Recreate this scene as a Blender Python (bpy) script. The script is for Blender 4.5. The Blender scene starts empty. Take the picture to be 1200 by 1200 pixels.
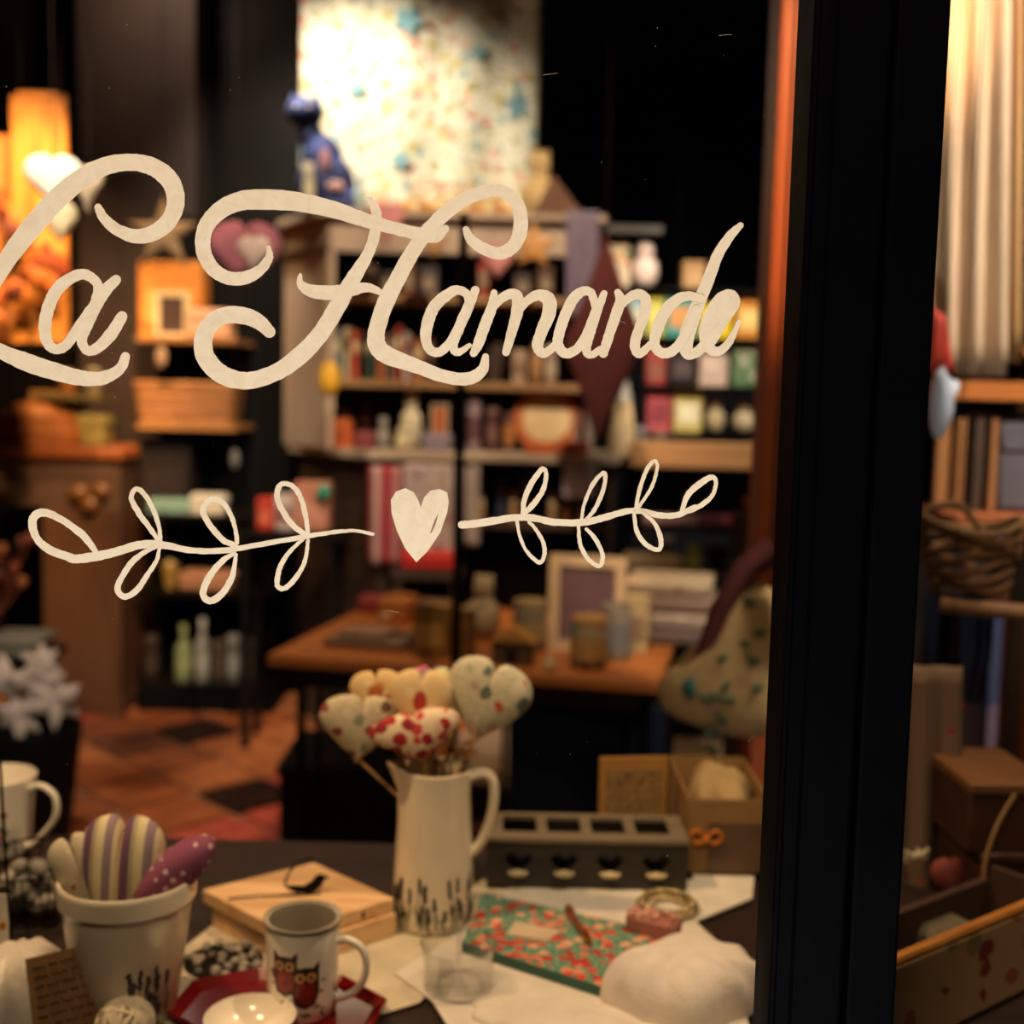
import bpy, bmesh, math, random
from mathutils import Vector, Matrix, Euler
from mathutils.geometry import tessellate_polygon
random.seed(7)
PI = math.pi
S = bpy.context.scene
COL = S.collection

# ------------------------------------------------------------------ camera
F_PX = 1400.0
cam_d = bpy.data.cameras.new('camera')
cam = bpy.data.objects.new('camera', cam_d); COL.objects.link(cam); S.camera = cam
cam_d.sensor_width = 36; cam_d.lens = 36 * F_PX / 1200; cam_d.clip_start = 0.02
CM = (Euler((math.radians(90 - 5.3), 0, 0)).to_matrix() @ Matrix.Rotation(math.radians(1.4), 3, 'Z')).to_4x4()
CM.translation = Vector((0, 0, 1.5))
cam.matrix_world = CM
cam_d.dof.use_dof = True; cam_d.dof.focus_distance = 0.868; cam_d.dof.aperture_fstop = 3.9

# ------------------------------------------------------------------ exposure and world (a dark street at night)
S.view_settings.view_transform = 'Standard'; S.view_settings.look = 'None'
S.view_settings.gamma = 1; S.view_settings.exposure = 0.0; S.view_settings.use_curve_mapping = False
w = bpy.data.worlds.new('night'); S.world = w; w.use_nodes = True
w.node_tree.nodes['Background'].inputs[0].default_value = (0.30, 0.34, 0.50, 1)
w.node_tree.nodes['Background'].inputs[1].default_value = 0.007
S.cycles.sample_clamp_indirect = 3.0
S.cycles.max_bounces = 8; S.cycles.diffuse_bounces = 3; S.cycles.transparent_max_bounces = 16
S.cycles.caustics_refractive = False; S.cycles.caustics_reflective = False

# ------------------------------------------------------------------ lamps
WARM = (1.0, 0.66, 0.36); WARMER = (1.0, 0.52, 0.20); WHITE = (1.0, 0.86, 0.68)
def spot(loc, target, power, col=WARM, angle=50, radius=0.04, blend=0.6):
    l = bpy.data.lights.new('unseen_spot', 'SPOT'); l.energy = power; l.color = col
    l.spot_size = math.radians(angle); l.spot_blend = blend; l.shadow_soft_size = radius
    o = bpy.data.objects.new('unseen_spot', l); COL.objects.link(o); o.location = loc
    o.rotation_euler = (Vector(target) - Vector(loc)).to_track_quat('-Z', 'Y').to_euler()
    return o
def bulb(loc, power, col=WARM, radius=0.06):
    l = bpy.data.lights.new('unseen_bulb', 'POINT'); l.energy = power; l.color = col; l.shadow_soft_size = radius
    o = bpy.data.objects.new('unseen_bulb', l); COL.objects.link(o); o.location = loc
spot((-1.05, 5.05, 3.42), (-.80, 5.95, 2.55), 230, (1, .88, .74), 95, .05, .8)      # on the quilt
spot((-1.6, 3.2, 3.5), (-2.1, 4.9, 2.3), 310, (1, .64, .32), 38)            # on the planks
spot((-1.0, 2.1, 3.2), (-1.2, 3.0, 2.05), 330, WHITE, 34)                   # on the hanging hearts
spot((.2, 3.1, 3.5), (-.25, 5.2, 1.75), 390, (1, .74, .52), 50)             # on the dresser
spot((1.2, 3.4, 3.5), (.95, 5.3, 1.75), 450, WHITE, 32)                     # on the right rack
spot((-1.1, 3.9, 3.5), (-1.6, 5.7, 1.85), 260, (1, .66, .36), 34)           # on the left rack and basket
spot((.1, 2.5, 3.5), (.0, 3.8, .75), 170, WARM, 46)                         # on the gift table
spot((-1.5, 3.4, 3.5), (-1.3, 5.0, .0), 95, (1, .62, .32), 70)             # floor at the left
spot((.55, 1.25, 2.6), (.0, 1.38, 0.88), 58, (1, .70, .44), 60, .025)        # window display
spot((-.75, 1.15, 2.5), (-.2, 1.36, .9), 74, (1, .60, .30), 60, .025)       # window display, left
spot((1.45, 1.5, 3.2), (1.15, 2.25, 2.05), 300, (1, .84, .68), 44)                  # curtains
spot((.62, 1.3, 2.9), (.60, 2.5, 2.05), 240, (1, .55, .25), 26)                # jamb
bulb((-1.75, 5.75, 3.62), 17, (1, .76, .60), .05)                           # unseen wash added to lighten the pilaster top and back wall
def fill_lamp(loc, target, size, power, col):
    l = bpy.data.lights.new('outside_fill', 'AREA'); l.energy = power; l.color = col; l.size = size; l.shape = 'DISK'
    o = bpy.data.objects.new('outside_fill', l); COL.objects.link(o); o.location = loc
    o.rotation_euler = (Vector(target) - Vector(loc)).to_track_quat('-Z', 'Y').to_euler()
fill_lamp((-.2, -.3, 3.3), (0, .87, 1.7), .4, 30, (1.0, .70, .42))  # unseen fill added outside for the lettering and the display fronts
fill_lamp((0, -.35, .12), (0, .87, 1.55), .35, 30, (1.0, .92, .82))  # unseen uplight added to brighten the painted lettering from below
spot((-.4, 2.3, 3.3), (-.80, 3.6, 2.15), 200, WHITE, 30)                     # unseen spot added to brighten the pink heart
spot((-.9, 2.9, 3.4), (-1.22, 4.2, 2.32), 120, WARM, 26)                     # extra spot put in to lift the star
spot((-1.9, 3.7, 3.5), (-2.1, 5.5, 1.3), 230, WARMER, 34)                    # fill spot added to light the chest
spot((1.45, 1.2, 2.3), (1.15, 1.6, .95), 14, (1, .72, .45), 60)              # small fill added for the goods behind the door
spot((-1.3, 4.2, 2.7), (-2.45, 5.5, 1.55), 230, (1, .60, .28), 58)                   # low unseen fill added to reach the basket on the chest
spot((1.35, 1.9, 2.9), (1.3, 3.0, 1.15), 190, (1, .84, .72), 40)               # added to lift the reflection rug behind the door
spot((1.1, 1.25, 2.5), (1.05, 2.0, 1.35), 16, WARM, 36)                      # basket on the rail


# ------------------------------------------------------------------ picture <-> world, for measuring
def ray(px, py):
    return (CM.to_3x3() @ Vector(((px - 600) / F_PX, -(py - 600) / F_PX, -1)))
def W(px, py, Y):
    d = ray(px, py); return CM.translation + d * (Y / d.y)
def atz(px, py, z):
    d = ray(px, py); return CM.translation + d * ((z - 1.5) / d.z)
def proj(p):
    q = CM.inverted() @ Vector(p); return (600 + F_PX * q.x / -q.z, 600 - F_PX * q.y / -q.z)
def Xof(px, Y, z):
    a = proj((0, Y, z))[0]; b = proj((1, Y, z))[0]
    return (px - a) / (b - a)
def M_(Y): return Y / F_PX      # metres per pixel at a depth

# ------------------------------------------------------------------ materials
MATS = {}
class NT:
    def __init__(s, name):
        s.m = bpy.data.materials.new(name); s.m.use_nodes = True
        s.t = s.m.node_tree; s.b = s.t.nodes['Principled BSDF']
    def n(s, typ, **kw):
        x = s.t.nodes.new(typ)
        for k, v in kw.items():
            if k[0] == '_': setattr(x, k[1:], v)
            else:
                x.inputs[int(k[1:]) if k[0] == 'i' and k[1:].isdigit() else k].default_value = v
        return x
    def l(s, a, b): s.t.links.new(a, b)
    def coord(s, scale=(1, 1, 1), rot=(0, 0, 0)):
        tc = s.n('ShaderNodeTexCoord'); mp = s.n('ShaderNodeMapping')
        mp.inputs['Scale'].default_value = scale; mp.inputs['Rotation'].default_value = rot
        s.l(tc.outputs['Object'], mp.inputs[0]); return mp.outputs[0]
    def ramp(s, fac, stops, interp='LINEAR'):
        r = s.n('ShaderNodeValToRGB'); r.color_ramp.interpolation = interp
        e = r.color_ramp.elements
        while len(e) < len(stops): e.new(0.5)
        for k, (p, c) in enumerate(stops):
            e[k].position = p; e[k].color = (*c, 1)
        s.l(fac, r.inputs[0]); return r.outputs[0]
    def mix(s, fac, a, b, mode='MIX'):
        m = s.n('ShaderNodeMix', _data_type='RGBA', _blend_type=mode)
        for v, k in ((fac, 0), (a, 6), (b, 7)):
            if hasattr(v, 'is_output'): s.l(v, m.inputs[k])
            elif k == 0: m.inputs[0].default_value = v
            else: m.inputs[k].default_value = (*v, 1)
        return m.outputs[2]
def h(c):
    "hex sRGB -> linear"
    v = [int(c[i:i + 2], 16) / 255 for i in (0, 2, 4)]
    return tuple(x / 12.92 if x <= .04045 else ((x + .055) / 1.055) ** 2.4 for x in v)
def mat(col, rough=.6, metal=0., var=.12, scale=20, bump=.15, coat=0., key=None, spec=.5, trans=0.):
    k = (col, rough, metal, var, scale, bump, coat, spec, trans)
    if k in MATS: return MATS[k]
    N = NT('mat_' + str(len(MATS))); c = h(col) if isinstance(col, str) else col
    co = N.coord(); nz = N.n('ShaderNodeTexNoise', Scale=scale, Detail=4.0); N.l(co, nz.inputs['Vector'])
    dark = tuple(x * (1 - var * 1.5) for x in c); lite = tuple(min(1, x * (1 + var)) for x in c)
    N.l(N.ramp(nz.outputs['Fac'], [(.3, dark), (.7, lite)]), N.b.inputs['Base Color'])
    N.b.inputs['Roughness'].default_value = rough; N.b.inputs['Metallic'].default_value = metal
    N.b.inputs['Coat Weight'].default_value = coat; N.b.inputs['Specular IOR Level'].default_value = spec if max(c) > .03 else spec * .2
    N.b.inputs['Transmission Weight'].default_value = trans
    if bump:
        nb = N.n('ShaderNodeTexNoise', Scale=scale * 6, Detail=3.0); N.l(co, nb.inputs['Vector'])
        b = N.n('ShaderNodeBump', Strength=bump, Distance=.002); N.l(nb.outputs['Fac'], b.inputs['Height']); N.l(b.outputs[0], N.b.inputs['Normal'])
    MATS[k] = N.m; return N.m
def wood(col, dark, axis='x', scale=4, rough=.5, key=None):
    k = ('wood', col, dark, axis, scale, rough)
    if k in MATS: return MATS[k]
    N = NT('wood_' + str(len(MATS)))
    sc = {'x': (.12, 1, 1), 'y': (1, .12, 1), 'z': (1, 1, .12)}[axis]
    co = N.coord(scale=tuple(s * scale * 3 for s in sc))
    nz = N.n('ShaderNodeTexNoise', Scale=1.6, Detail=6.0, Distortion=1.2); N.l(co, nz.inputs['Vector'])
    c = N.ramp(nz.outputs['Fac'], [(.3, h(dark)), (.5, h(col)), (.75, tuple(x * 1.15 for x in h(col)))])
    N.l(c, N.b.inputs['Base Color']); N.b.inputs['Roughness'].default_value = rough
    b = N.n('ShaderNodeBump', Strength=.2, Distance=.002); N.l(nz.outputs['Fac'], b.inputs['Height']); N.l(b.outputs[0], N.b.inputs['Normal'])
    MATS[k] = N.m; return N.m
def floral(base, cols, scale=30, thr=.3, leaf=None, rough=.8, coat=0., leafthr=.12, seed=0.):
    k = ('floral', base, tuple(cols), scale, thr, leaf, seed)
    if k in MATS: return MATS[k]
    N = NT('print_' + str(len(MATS)))
    co = N.coord(); co2 = N.n('ShaderNodeVectorMath', _operation='ADD'); N.l(co, co2.inputs[0]); co2.inputs[1].default_value = (seed, seed * .7, seed * 1.3)
    dz = N.n('ShaderNodeTexNoise', Scale=scale * 1.3, Detail=2.0); N.l(co2.outputs[0], dz.inputs['Vector'])
    mv = N.n('ShaderNodeVectorMath', _operation='SCALE'); N.l(dz.outputs['Color'], mv.inputs[0]); mv.inputs['Scale'].default_value = .5 / scale
    av = N.n('ShaderNodeVectorMath', _operation='ADD'); N.l(co2.outputs[0], av.inputs[0]); N.l(mv.outputs[0], av.inputs[1])
    v = N.n('ShaderNodeTexVoronoi', Scale=float(scale)); N.l(av.outputs[0], v.inputs['Vector'])
    sep = N.n('ShaderNodeSeparateColor'); N.l(v.outputs['Color'], sep.inputs[0])
    n = len(cols); colr = N.ramp(sep.outputs[0], [(i / n, h(c)) for i, c in enumerate(cols)], 'CONSTANT')
    mask = N.n('ShaderNodeMath', _operation='LESS_THAN'); N.l(v.outputs['Distance'], mask.inputs[0]); mask.inputs[1].default_value = thr
    cur = h(base)
    if leaf:
        v2 = N.n('ShaderNodeTexVoronoi', Scale=scale * 1.7, _feature='DISTANCE_TO_EDGE'); N.l(av.outputs[0], v2.inputs['Vector'])
        m2 = N.n('ShaderNodeMath', _operation='LESS_THAN'); N.l(v2.outputs['Distance'], m2.inputs[0]); m2.inputs[1].default_value = leafthr
        cur = N.mix(m2.outputs[0], cur, h(leaf))
    cur = N.mix(mask.outputs[0], cur, colr)
    N.l(cur, N.b.inputs['Base Color']); N.b.inputs['Roughness'].default_value = rough; N.b.inputs['Coat Weight'].default_value = coat
    MATS[k] = N.m; return N.m
def stripes(cols, period, axis='x', rough=.85, off=0.):
    k = ('str', tuple(cols), period, axis, off)
    if k in MATS: return MATS[k]
    N = NT('stripes_' + str(len(MATS))); co = N.coord()
    sp = N.n('ShaderNodeSeparateXYZ'); N.l(co, sp.inputs[0])
    m = N.n('ShaderNodeMath', _operation='MULTIPLY_ADD'); N.l(sp.outputs['xyz'.index(axis)], m.inputs[0]); m.inputs[1].default_value = 1 / period; m.inputs[2].default_value = 50 + off
    fr = N.n('ShaderNodeMath', _operation='FRACT'); N.l(m.outputs[0], fr.inputs[0])
    n = len(cols); N.l(N.ramp(fr.outputs[0], [(i / n, h(c)) for i, c in enumerate(cols)], 'CONSTANT'), N.b.inputs['Base Color'])
    N.b.inputs['Roughness'].default_value = rough
    MATS[k] = N.m; return N.m
def glass_pane_mat():
    N = NT('pane_glass'); t = N.t
    tr = N.n('ShaderNodeBsdfTransparent'); tr.inputs[0].default_value = (.97, .985, .975, 1)
    gl = N.n('ShaderNodeBsdfGlossy'); gl.inputs['Roughness'].default_value = 0.0
    lw = N.n('ShaderNodeLayerWeight', Blend=.5)
    pw = N.n('ShaderNodeMath', _operation='POWER'); N.l(lw.outputs['Facing'], pw.inputs[0]); pw.inputs[1].default_value = 5
    ma = N.n('ShaderNodeMath', _operation='MULTIPLY_ADD'); N.l(pw.outputs[0], ma.inputs[0]); ma.inputs[1].default_value = .9; ma.inputs[2].default_value = .035
    mx = N.n('ShaderNodeMixShader'); N.l(ma.outputs[0], mx.inputs[0]); N.l(tr.outputs[0], mx.inputs[1]); N.l(gl.outputs[0], mx.inputs[2])
    N.l(mx.outputs[0], t.nodes['Material Output'].inputs[0]); return N.m
def clear_glass():
    if 'cg' in MATS: return MATS['cg']
    N = NT('clear_glass'); t = N.t
    tr = N.n('ShaderNodeBsdfTransparent'); tr.inputs[0].default_value = (.955, .96, .96, 1)
    gl = N.n('ShaderNodeBsdfGlossy'); gl.inputs['Roughness'].default_value = 0.11
    lw = N.n('ShaderNodeLayerWeight', Blend=.5)
    pw = N.n('ShaderNodeMath', _operation='POWER'); N.l(lw.outputs['Facing'], pw.inputs[0]); pw.inputs[1].default_value = 3
    ma = N.n('ShaderNodeMath', _operation='MULTIPLY_ADD'); N.l(pw.outputs[0], ma.inputs[0]); ma.inputs[1].default_value = .8; ma.inputs[2].default_value = .10
    mx = N.n('ShaderNodeMixShader'); N.l(ma.outputs[0], mx.inputs[0]); N.l(tr.outputs[0], mx.inputs[1]); N.l(gl.outputs[0], mx.inputs[2])
    N.l(mx.outputs[0], t.nodes['Material Output'].inputs[0]); MATS['cg'] = N.m; return N.m
def paint_mat():
    N = NT('window_paint'); co = N.coord()
    nz = N.n('ShaderNodeTexNoise', Scale=55., Detail=5., Distortion=2.); N.l(co, nz.inputs['Vector'])
    nz2 = N.n('ShaderNodeTexNoise', Scale=9., Detail=2.); N.l(co, nz2.inputs['Vector'])
    c = N.ramp(nz.outputs['Fac'], [(.3, h('e2d6c0')), (.55, h('f5ecd9')), (.8, h('fbf5e8'))])
    c = N.mix(nz2.outputs['Fac'], c, h('f2e6cf'))
    N.l(c, N.b.inputs['Base Color']); N.b.inputs['Roughness'].default_value = .75; N.b.inputs['Specular IOR Level'].default_value = .2
    return N.m

# ------------------------------------------------------------------ mesh builder
class MB:
    def __init__(s): s.v = []; s.f = []
    def add(s, vs, fs, mtx=None):
        o = len(s.v)
        s.v += [tuple(mtx @ Vector(p)) if mtx else tuple(p) for p in vs]
        s.f += [tuple(i + o for i in f) for f in fs]; return s
    def box(s, c, d, rot=None, taper=1.0):
        x, y, z = d[0] / 2, d[1] / 2, d[2] / 2
        vs = [(-x, -y, -z), (x, -y, -z), (x, y, -z), (-x, y, -z)] + [(a * taper, b * taper, z) for a, b in ((-x, -y), (x, -y), (x, y), (-x, y))]
        m = Matrix.Translation(c)
        if rot: m = m @ Euler(rot).to_matrix().to_4x4()
        return s.add(vs, [(0, 3, 2, 1), (4, 5, 6, 7), (0, 1, 5, 4), (1, 2, 6, 5), (2, 3, 7, 6), (3, 0, 4, 7)], m)
    def lathe(s, prof, n=32, c=(0, 0, 0), mtx=None, sx=1, sy=1):
        vs = [(c[0] + r * sx * math.cos(2 * PI * k / n), c[1] + r * sy * math.sin(2 * PI * k / n), c[2] + z) for r, z in prof for k in range(n)]
        fs = [(i * n + k, i * n + (k + 1) % n, (i + 1) * n + (k + 1) % n, (i + 1) * n + k) for i in range(len(prof) - 1) for k in range(n)]
        return s.add(vs, fs, mtx)
    def solid(s, prof, n=32, c=(0, 0, 0), mtx=None, sx=1, sy=1):
        return s.lathe([(1e-5, prof[0][1])] + list(prof) + [(1e-5, prof[-1][1])], n, c, mtx, sx, sy)
    def ball(s, c, r, n=12, rot=None):
        if not hasattr(r, '__len__'): r = (r, r, r)
        m = Matrix.Translation(c)
        if rot: m = m @ Euler(rot).to_matrix().to_4x4()
        m = m @ Matrix.Diagonal((*r, 1))
        return s.lathe([(math.sin(PI * (i + .0001) / n), -math.cos(PI * i / n)) for i in range(n + 1)], n * 2, mtx=m)
    def tube(s, pts, r, n=8, closed=False):
        pts = [Vector(p) for p in pts]; L = len(pts)
        rs = r if hasattr(r, '__len__') else [r] * L
        vs = []; up = None
        for i, p in enumerate(pts):
            a = pts[i - 1] if (i or closed) else p; b = pts[(i + 1) % L] if (i < L - 1 or closed) else p
            t = (b - a).normalized() if (b - a).length > 1e-9 else Vector((0, 0, 1))
            if up is None:
                up = Vector((0, 0, 1)) if abs(t.z) < .9 else Vector((1, 0, 0))
            u = (up - t * up.dot(t)).normalized(); up = u; w_ = t.cross(u)
            for k in range(n):
                an = 2 * PI * k / n; vs.append(p + (u * math.cos(an) + w_ * math.sin(an)) * rs[i])
        fs = []
        for i in range(L if closed else L - 1):
            j = (i + 1) % L
            for k in range(n): fs.append((i * n + k, i * n + (k + 1) % n, j * n + (k + 1) % n, j * n + k))
        if not closed: fs += [tuple(range(n))[::-1], tuple((L - 1) * n + k for k in range(n))]
        return s.add(vs, fs)
    def prism(s, outline, y0, y1, mtx=None):
        "outline of (x,z) extruded along y"
        n = len(outline)
        vs = [(x, y0, z) for x, z in outline] + [(x, y1, z) for x, z in outline]
        tris = tessellate_polygon([[Vector((x, z, 0)) for x, z in outline]])
        fs = [tuple(t) for t in tris] + [tuple(n + i for i in t[::-1]) for t in tris]
        fs += [(i, (i + 1) % n, n + (i + 1) % n, n + i) for i in range(n)]
        return s.add(vs, fs, mtx)
    def plate(s, outline, z0, z1):
        "outline of (x,y) extruded along z"
        n = len(outline)
        vs = [(x, y, z0) for x, y in outline] + [(x, y, z1) for x, y in outline]
        tris = tessellate_polygon([[Vector((x, y, 0)) for x, y in outline]])
        fs = [tuple(t) for t in tris] + [tuple(n + i for i in t[::-1]) for t in tris]
        fs += [(i, (i + 1) % n, n + (i + 1) % n, n + i) for i in range(n)]
        return s.add(vs, fs)
    def puff(s, outline, thick, K=6, mtx=None, cx=0, cz=0):
        n = len(outline); vs = []; fs = []
        rings = []
        for i in range(-K, K + 1):
            t = PI / 2 * i / K; sc = max(math.cos(t), 0.0) ** .75; y = thick * math.sin(t)
            rings.append(len(vs)); vs += [(cx + (x - cx) * sc, y, cz + (z - cz) * sc) for x, z in outline]
        for a in range(len(rings) - 1):
            for k in range(n): fs.append((rings[a] + k, rings[a] + (k + 1) % n, rings[a + 1] + (k + 1) % n, rings[a + 1] + k))
        return s.add(vs, fs, mtx)
    def grid(s, f, nu, nv):
        vs = [f(i / nu, j / nv) for j in range(nv + 1) for i in range(nu + 1)]
        fs = [(j * (nu + 1) + i, j * (nu + 1) + i + 1, (j + 1) * (nu + 1) + i + 1, (j + 1) * (nu + 1) + i) for j in range(nv) for i in range(nu)]
        return s.add(vs, fs)
def heart(wd, ht=None, n=40, cleft=.11, fat=.7):
    ht = ht or wd; out = []
    for k in range(n):
        t = 2 * PI * k / n
        x = math.sin(t) ** 3; z = (13 * math.cos(t) - 5 * math.cos(2 * t) - 2 * math.cos(3 * t) - math.cos(4 * t) + 2.5) / 29
        if z > 0: z += cleft * math.exp(-(x / .34) ** 2)
        if z < -.1: x *= 1 + fat * (-.1 - z)
        out.append((wd * x / 2, ht * z))
    return out
def star(r, r2=None, n=5, fine=3):
    r2 = r2 or r * .45; c = []
    for k in range(2 * n):
        a = PI / 2 + PI * k / n; q = r if k % 2 == 0 else r2; c.append(Vector((q * math.cos(a), q * math.sin(a))))
    out = []
    for k in range(2 * n):
        for j in range(fine): p = c[k].lerp(c[(k + 1) % (2 * n)], j / fine); out.append((p.x, p.y))
    return out
def rrect(w_, h_, r, n=4, cx=0, cy=0):
    out = []
    for (sx, sy, a0) in ((1, 1, 0), (-1, 1, 90), (-1, -1, 180), (1, -1, 270)):
        for k in range(n + 1):
            a = math.radians(a0 + 90 * k / n); out.append((cx + sx * (w_ / 2 - r) + r * math.cos(a), cy + sy * (h_ / 2 - r) + r * math.sin(a)))
    return out

def mesh(name, mb, m, smooth=True, autos=True):
    me = bpy.data.meshes.new(name); me.from_pydata(mb.v, [], mb.f); me.update()
    bm = bmesh.new(); bm.from_mesh(me)
    bmesh.ops.remove_doubles(bm, verts=bm.verts, dist=1e-5) if smooth != 'keep' else None
    bmesh.ops.recalc_face_normals(bm, faces=bm.faces); bm.to_mesh(me); bm.free()
    me.materials.append(m)
    if smooth:
        me.polygons.foreach_set('use_smooth', [True] * len(me.polygons))
        if autos and smooth != 'keep':
            try: me.set_sharp_from_angle(angle=math.radians(40))
            except Exception: pass
    return me
def part(name, mb, m, parent=None, smooth=True, bevel=0, sub=0, solid=0, label=None, kind=None, loc=None, rot=None, remesh=0):
    o = bpy.data.objects.new(name, mesh(name, mb, m, smooth)); COL.objects.link(o)
    if parent: o.parent = parent
    if loc is not None: o.location = loc
    if rot is not None: o.rotation_euler = rot
    if remesh:
        q = o.modifiers.new('r', 'REMESH'); q.mode = 'VOXEL'; q.voxel_size = remesh; q.use_smooth_shade = True
        q = o.modifiers.new('s', 'SMOOTH'); q.iterations = 4
    if solid: q = o.modifiers.new('t', 'SOLIDIFY'); q.thickness = solid; q.offset = 0
    if bevel: q = o.modifiers.new('b', 'BEVEL'); q.width = bevel; q.segments = 2; q.limit_method = 'ANGLE'
    if sub: q = o.modifiers.new('u', 'SUBSURF'); q.levels = sub; q.render_levels = sub
    if label: o['label'] = label
    if kind: o['kind'] = kind
    return o
def tag(o, label, cat, group=None):
    o['label'] = label; o['category'] = cat
    if group: o['group'] = group
    return o
def thing(name, label, cat, loc, rz=0, group=None, rot=None):
    o = bpy.data.objects.new(name, None); COL.objects.link(o); o.empty_display_size = .05
    o.location = loc; o.rotation_euler = rot or (0, 0, rz)
    return tag(o, label, cat, group)
def solo(name, label, cat, mb, m, loc=(0, 0, 0), rz=0, group=None, rot=None, **kw):
    o = part(name, mb, m, None, **kw); o.location = loc; o.rotation_euler = rot or (0, 0, rz)
    return tag(o, label, cat, group)
def dup(root, loc, rz=0, label=None, rot=None):
    r = root.copy(); COL.objects.link(r); r.location = loc; r.rotation_euler = rot or (0, 0, rz)
    if label: r['label'] = label
    for ch in list(root.children):
        c = ch.copy(); COL.objects.link(c); c.parent = r
        for g in list(ch.children):
            d = g.copy(); COL.objects.link(d); d.parent = c
    return r
def structure(name, mb, m, parent=None, **kw):
    o = part(name, mb, m, parent, smooth=False, **kw)
    if parent is None: o['kind'] = 'structure'
    return o
# ------------------------------------------------------------------ room shell
XL, XR, YF, YB, ZC = -3.3, 3.2, 0.90, 6.5, 3.75
NAVY = '0a0c11'; BLACK = '0b0908'
grout = mat('a08670', .9, scale=8)
fl = structure('floor', MB().box(((XL + XR) / 2, (YF + YB) / 2, -.06), (XR - XL, YB - YF, .08)), grout)
TS = .30
tms = [mat(c, .42, var=.25, scale=9, bump=.3) for c in ('b0663c', '96502c', 'a8483a', '6a3c28', '2c1a14', '8a4a2c')]
tmesh = []
for m_ in tms:
    mb = MB().box((0, 0, 0), (TS - .030, TS - .030, .02)); me = mesh('floor_tile', mb, m_, smooth=False); tmesh.append(me)
cnt = 0
for i in range(-30, 31):
    for j in range(-30, 31):
        x = (i + j) * TS * .7071 - .75; y = (j - i) * TS * .7071 + 4.6
        if -2.95 < x < 1.2 and 3.2 < y < 6.25 and cnt < 295 and not (x > -.3 and y > 4.4):
            o = bpy.data.objects.new('floor_tile', random.choices(tmesh, (5, 4, 3, 3, 3, 3))[0]); COL.objects.link(o); o.parent = fl
            o.location = (x, y, -.010 + random.uniform(-.0015, .0015)); o.rotation_euler = (0, 0, PI / 4); cnt += 1
wallm = mat('17110d', .6, var=.3, scale=3)
structure('ceiling', MB().box(((XL + XR) / 2, (YF + YB) / 2, ZC + .05), (XR - XL, YB - YF, .1)), mat('241c16', .8))
structure('wall_left', MB().box((XL - .05, (YF + YB) / 2, ZC / 2), (.1, YB - YF, ZC)), wallm)
structure('wall_right', MB().box((XR + .05, (YF + YB) / 2, ZC / 2), (.1, YB - YF, ZC)), mat('3a1c10', .7, var=.3, scale=3))
wb = structure('wall_back', MB().box(((XL + XR) / 2, YB + .05, ZC / 2), (XR - XL, .1, ZC)), wallm)
pm = mat(NAVY, .38, var=.25, scale=2)
for k in range(8):
    x0 = .3 + k * .36
    structure('panel_board', MB().box((x0, YB - .015, 1.4), (.35, .03, 2.8)), pm, wb, bevel=.004)
structure('beam', MB().box((1.7, YB - .05, 3.02), (3.2, .1, .36)), pm, wb, bevel=.01)
# pilaster behind the hanging hearts, added in place of a haze reflected in the glass
haze_pil = structure('trim_1', MB().box(((W(88, 0, 6.2).x + W(229, 0, 6.2).x) / 2, 6.35, ZC / 2), (W(229, 0, 6.2).x - W(88, 0, 6.2).x, .3, ZC)), mat('3c2a1f', .75, var=.35, scale=2), bevel=.01)

# ------------------------------------------------------------------ shop window and door
GY = 0.870
paint_black = mat('040406', .6, var=.25, scale=6, bump=.35, spec=.10)
PG = glass_pane_mat()
def Xg(px, Y=.845): return Xof(px, Y, 1.45)
xa, xg0, xg1, xb = Xg(910, .8995), Xg(1018), Xg(1026), Xg(1086.5)
def root(name, loc):
    o = bpy.data.objects.new(name, None); COL.objects.link(o); o.location = loc; o['kind'] = 'structure'; return o
win = root('window_1', (0, GY, .72))
def rel(r, c): return (c[0] - r.location.x, c[1] - r.location.y, c[2] - r.location.z)
def sbox(name, c, d, m, r, bevel=.002):
    o = part(name, MB().box((0, 0, 0), d), m, r, smooth=False, bevel=bevel); o.location = rel(r, c); return o
ZT, ZB = 2.75, .86
sbox('stile', ((xa + xg0) / 2, .872, (ZT + ZB) / 2), (xg0 - xa, .055, ZT - ZB + .3), paint_black, win, .003)
sbox('glazing_bead', (xa + .010, .850, (ZT + ZB) / 2), (.014, .018, ZT - ZB - .02), paint_black, win, .004)
sbox('rail', ((XL + xa) / 2, .872, ZT + .06), (xa - XL, .055, .12), paint_black, win)
sbox('rail', ((XL + xa) / 2, .872, ZB - .03), (xa - XL, .055, .12), paint_black, win)
sbox('glass_pane', ((XL + xa) / 2 + .004, GY, (ZT + ZB) / 2), (xa - XL, .005, ZT - ZB + .02), PG, win, 0)
door = root('door_1', (xg1, GY, 0))
sbox('stile', ((xg1 + xb) / 2, .874, 1.4), (xb - xg1, .05, 2.8), paint_black, door, .003)
sbox('glass_pane', (xb + .42, GY, 1.5), (.86, .005, 2.3), PG, door, 0)
sbox('rail', (xb + .42, .874, .28), (.86, .05, .30), paint_black, door)
sbox('rail', (xb + .42, .874, 2.72), (.86, .05, .16), paint_black, door)
sbox('stile', (xb + .88, .874, 1.4), (.08, .05, 2.8), paint_black, door)
sbox('rebate_strip', ((xg0 + xg1) / 2, .885, 1.4), (xg1 - xg0 + .004, .02, 2.8), mat('030303', .6), door, 0)
structure('wall_front', MB().box(((XL + xa) / 2, .872, .385), (xa - XL, .06, .77)).box(((xb + .93 + XR) / 2, .875, ZC / 2), (XR - xb - .93, .05, ZC)).box(((XL + XR) / 2, .875, (2.87 + ZC) / 2), (XR - XL, .05, ZC - 2.87)), paint_black)
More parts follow.
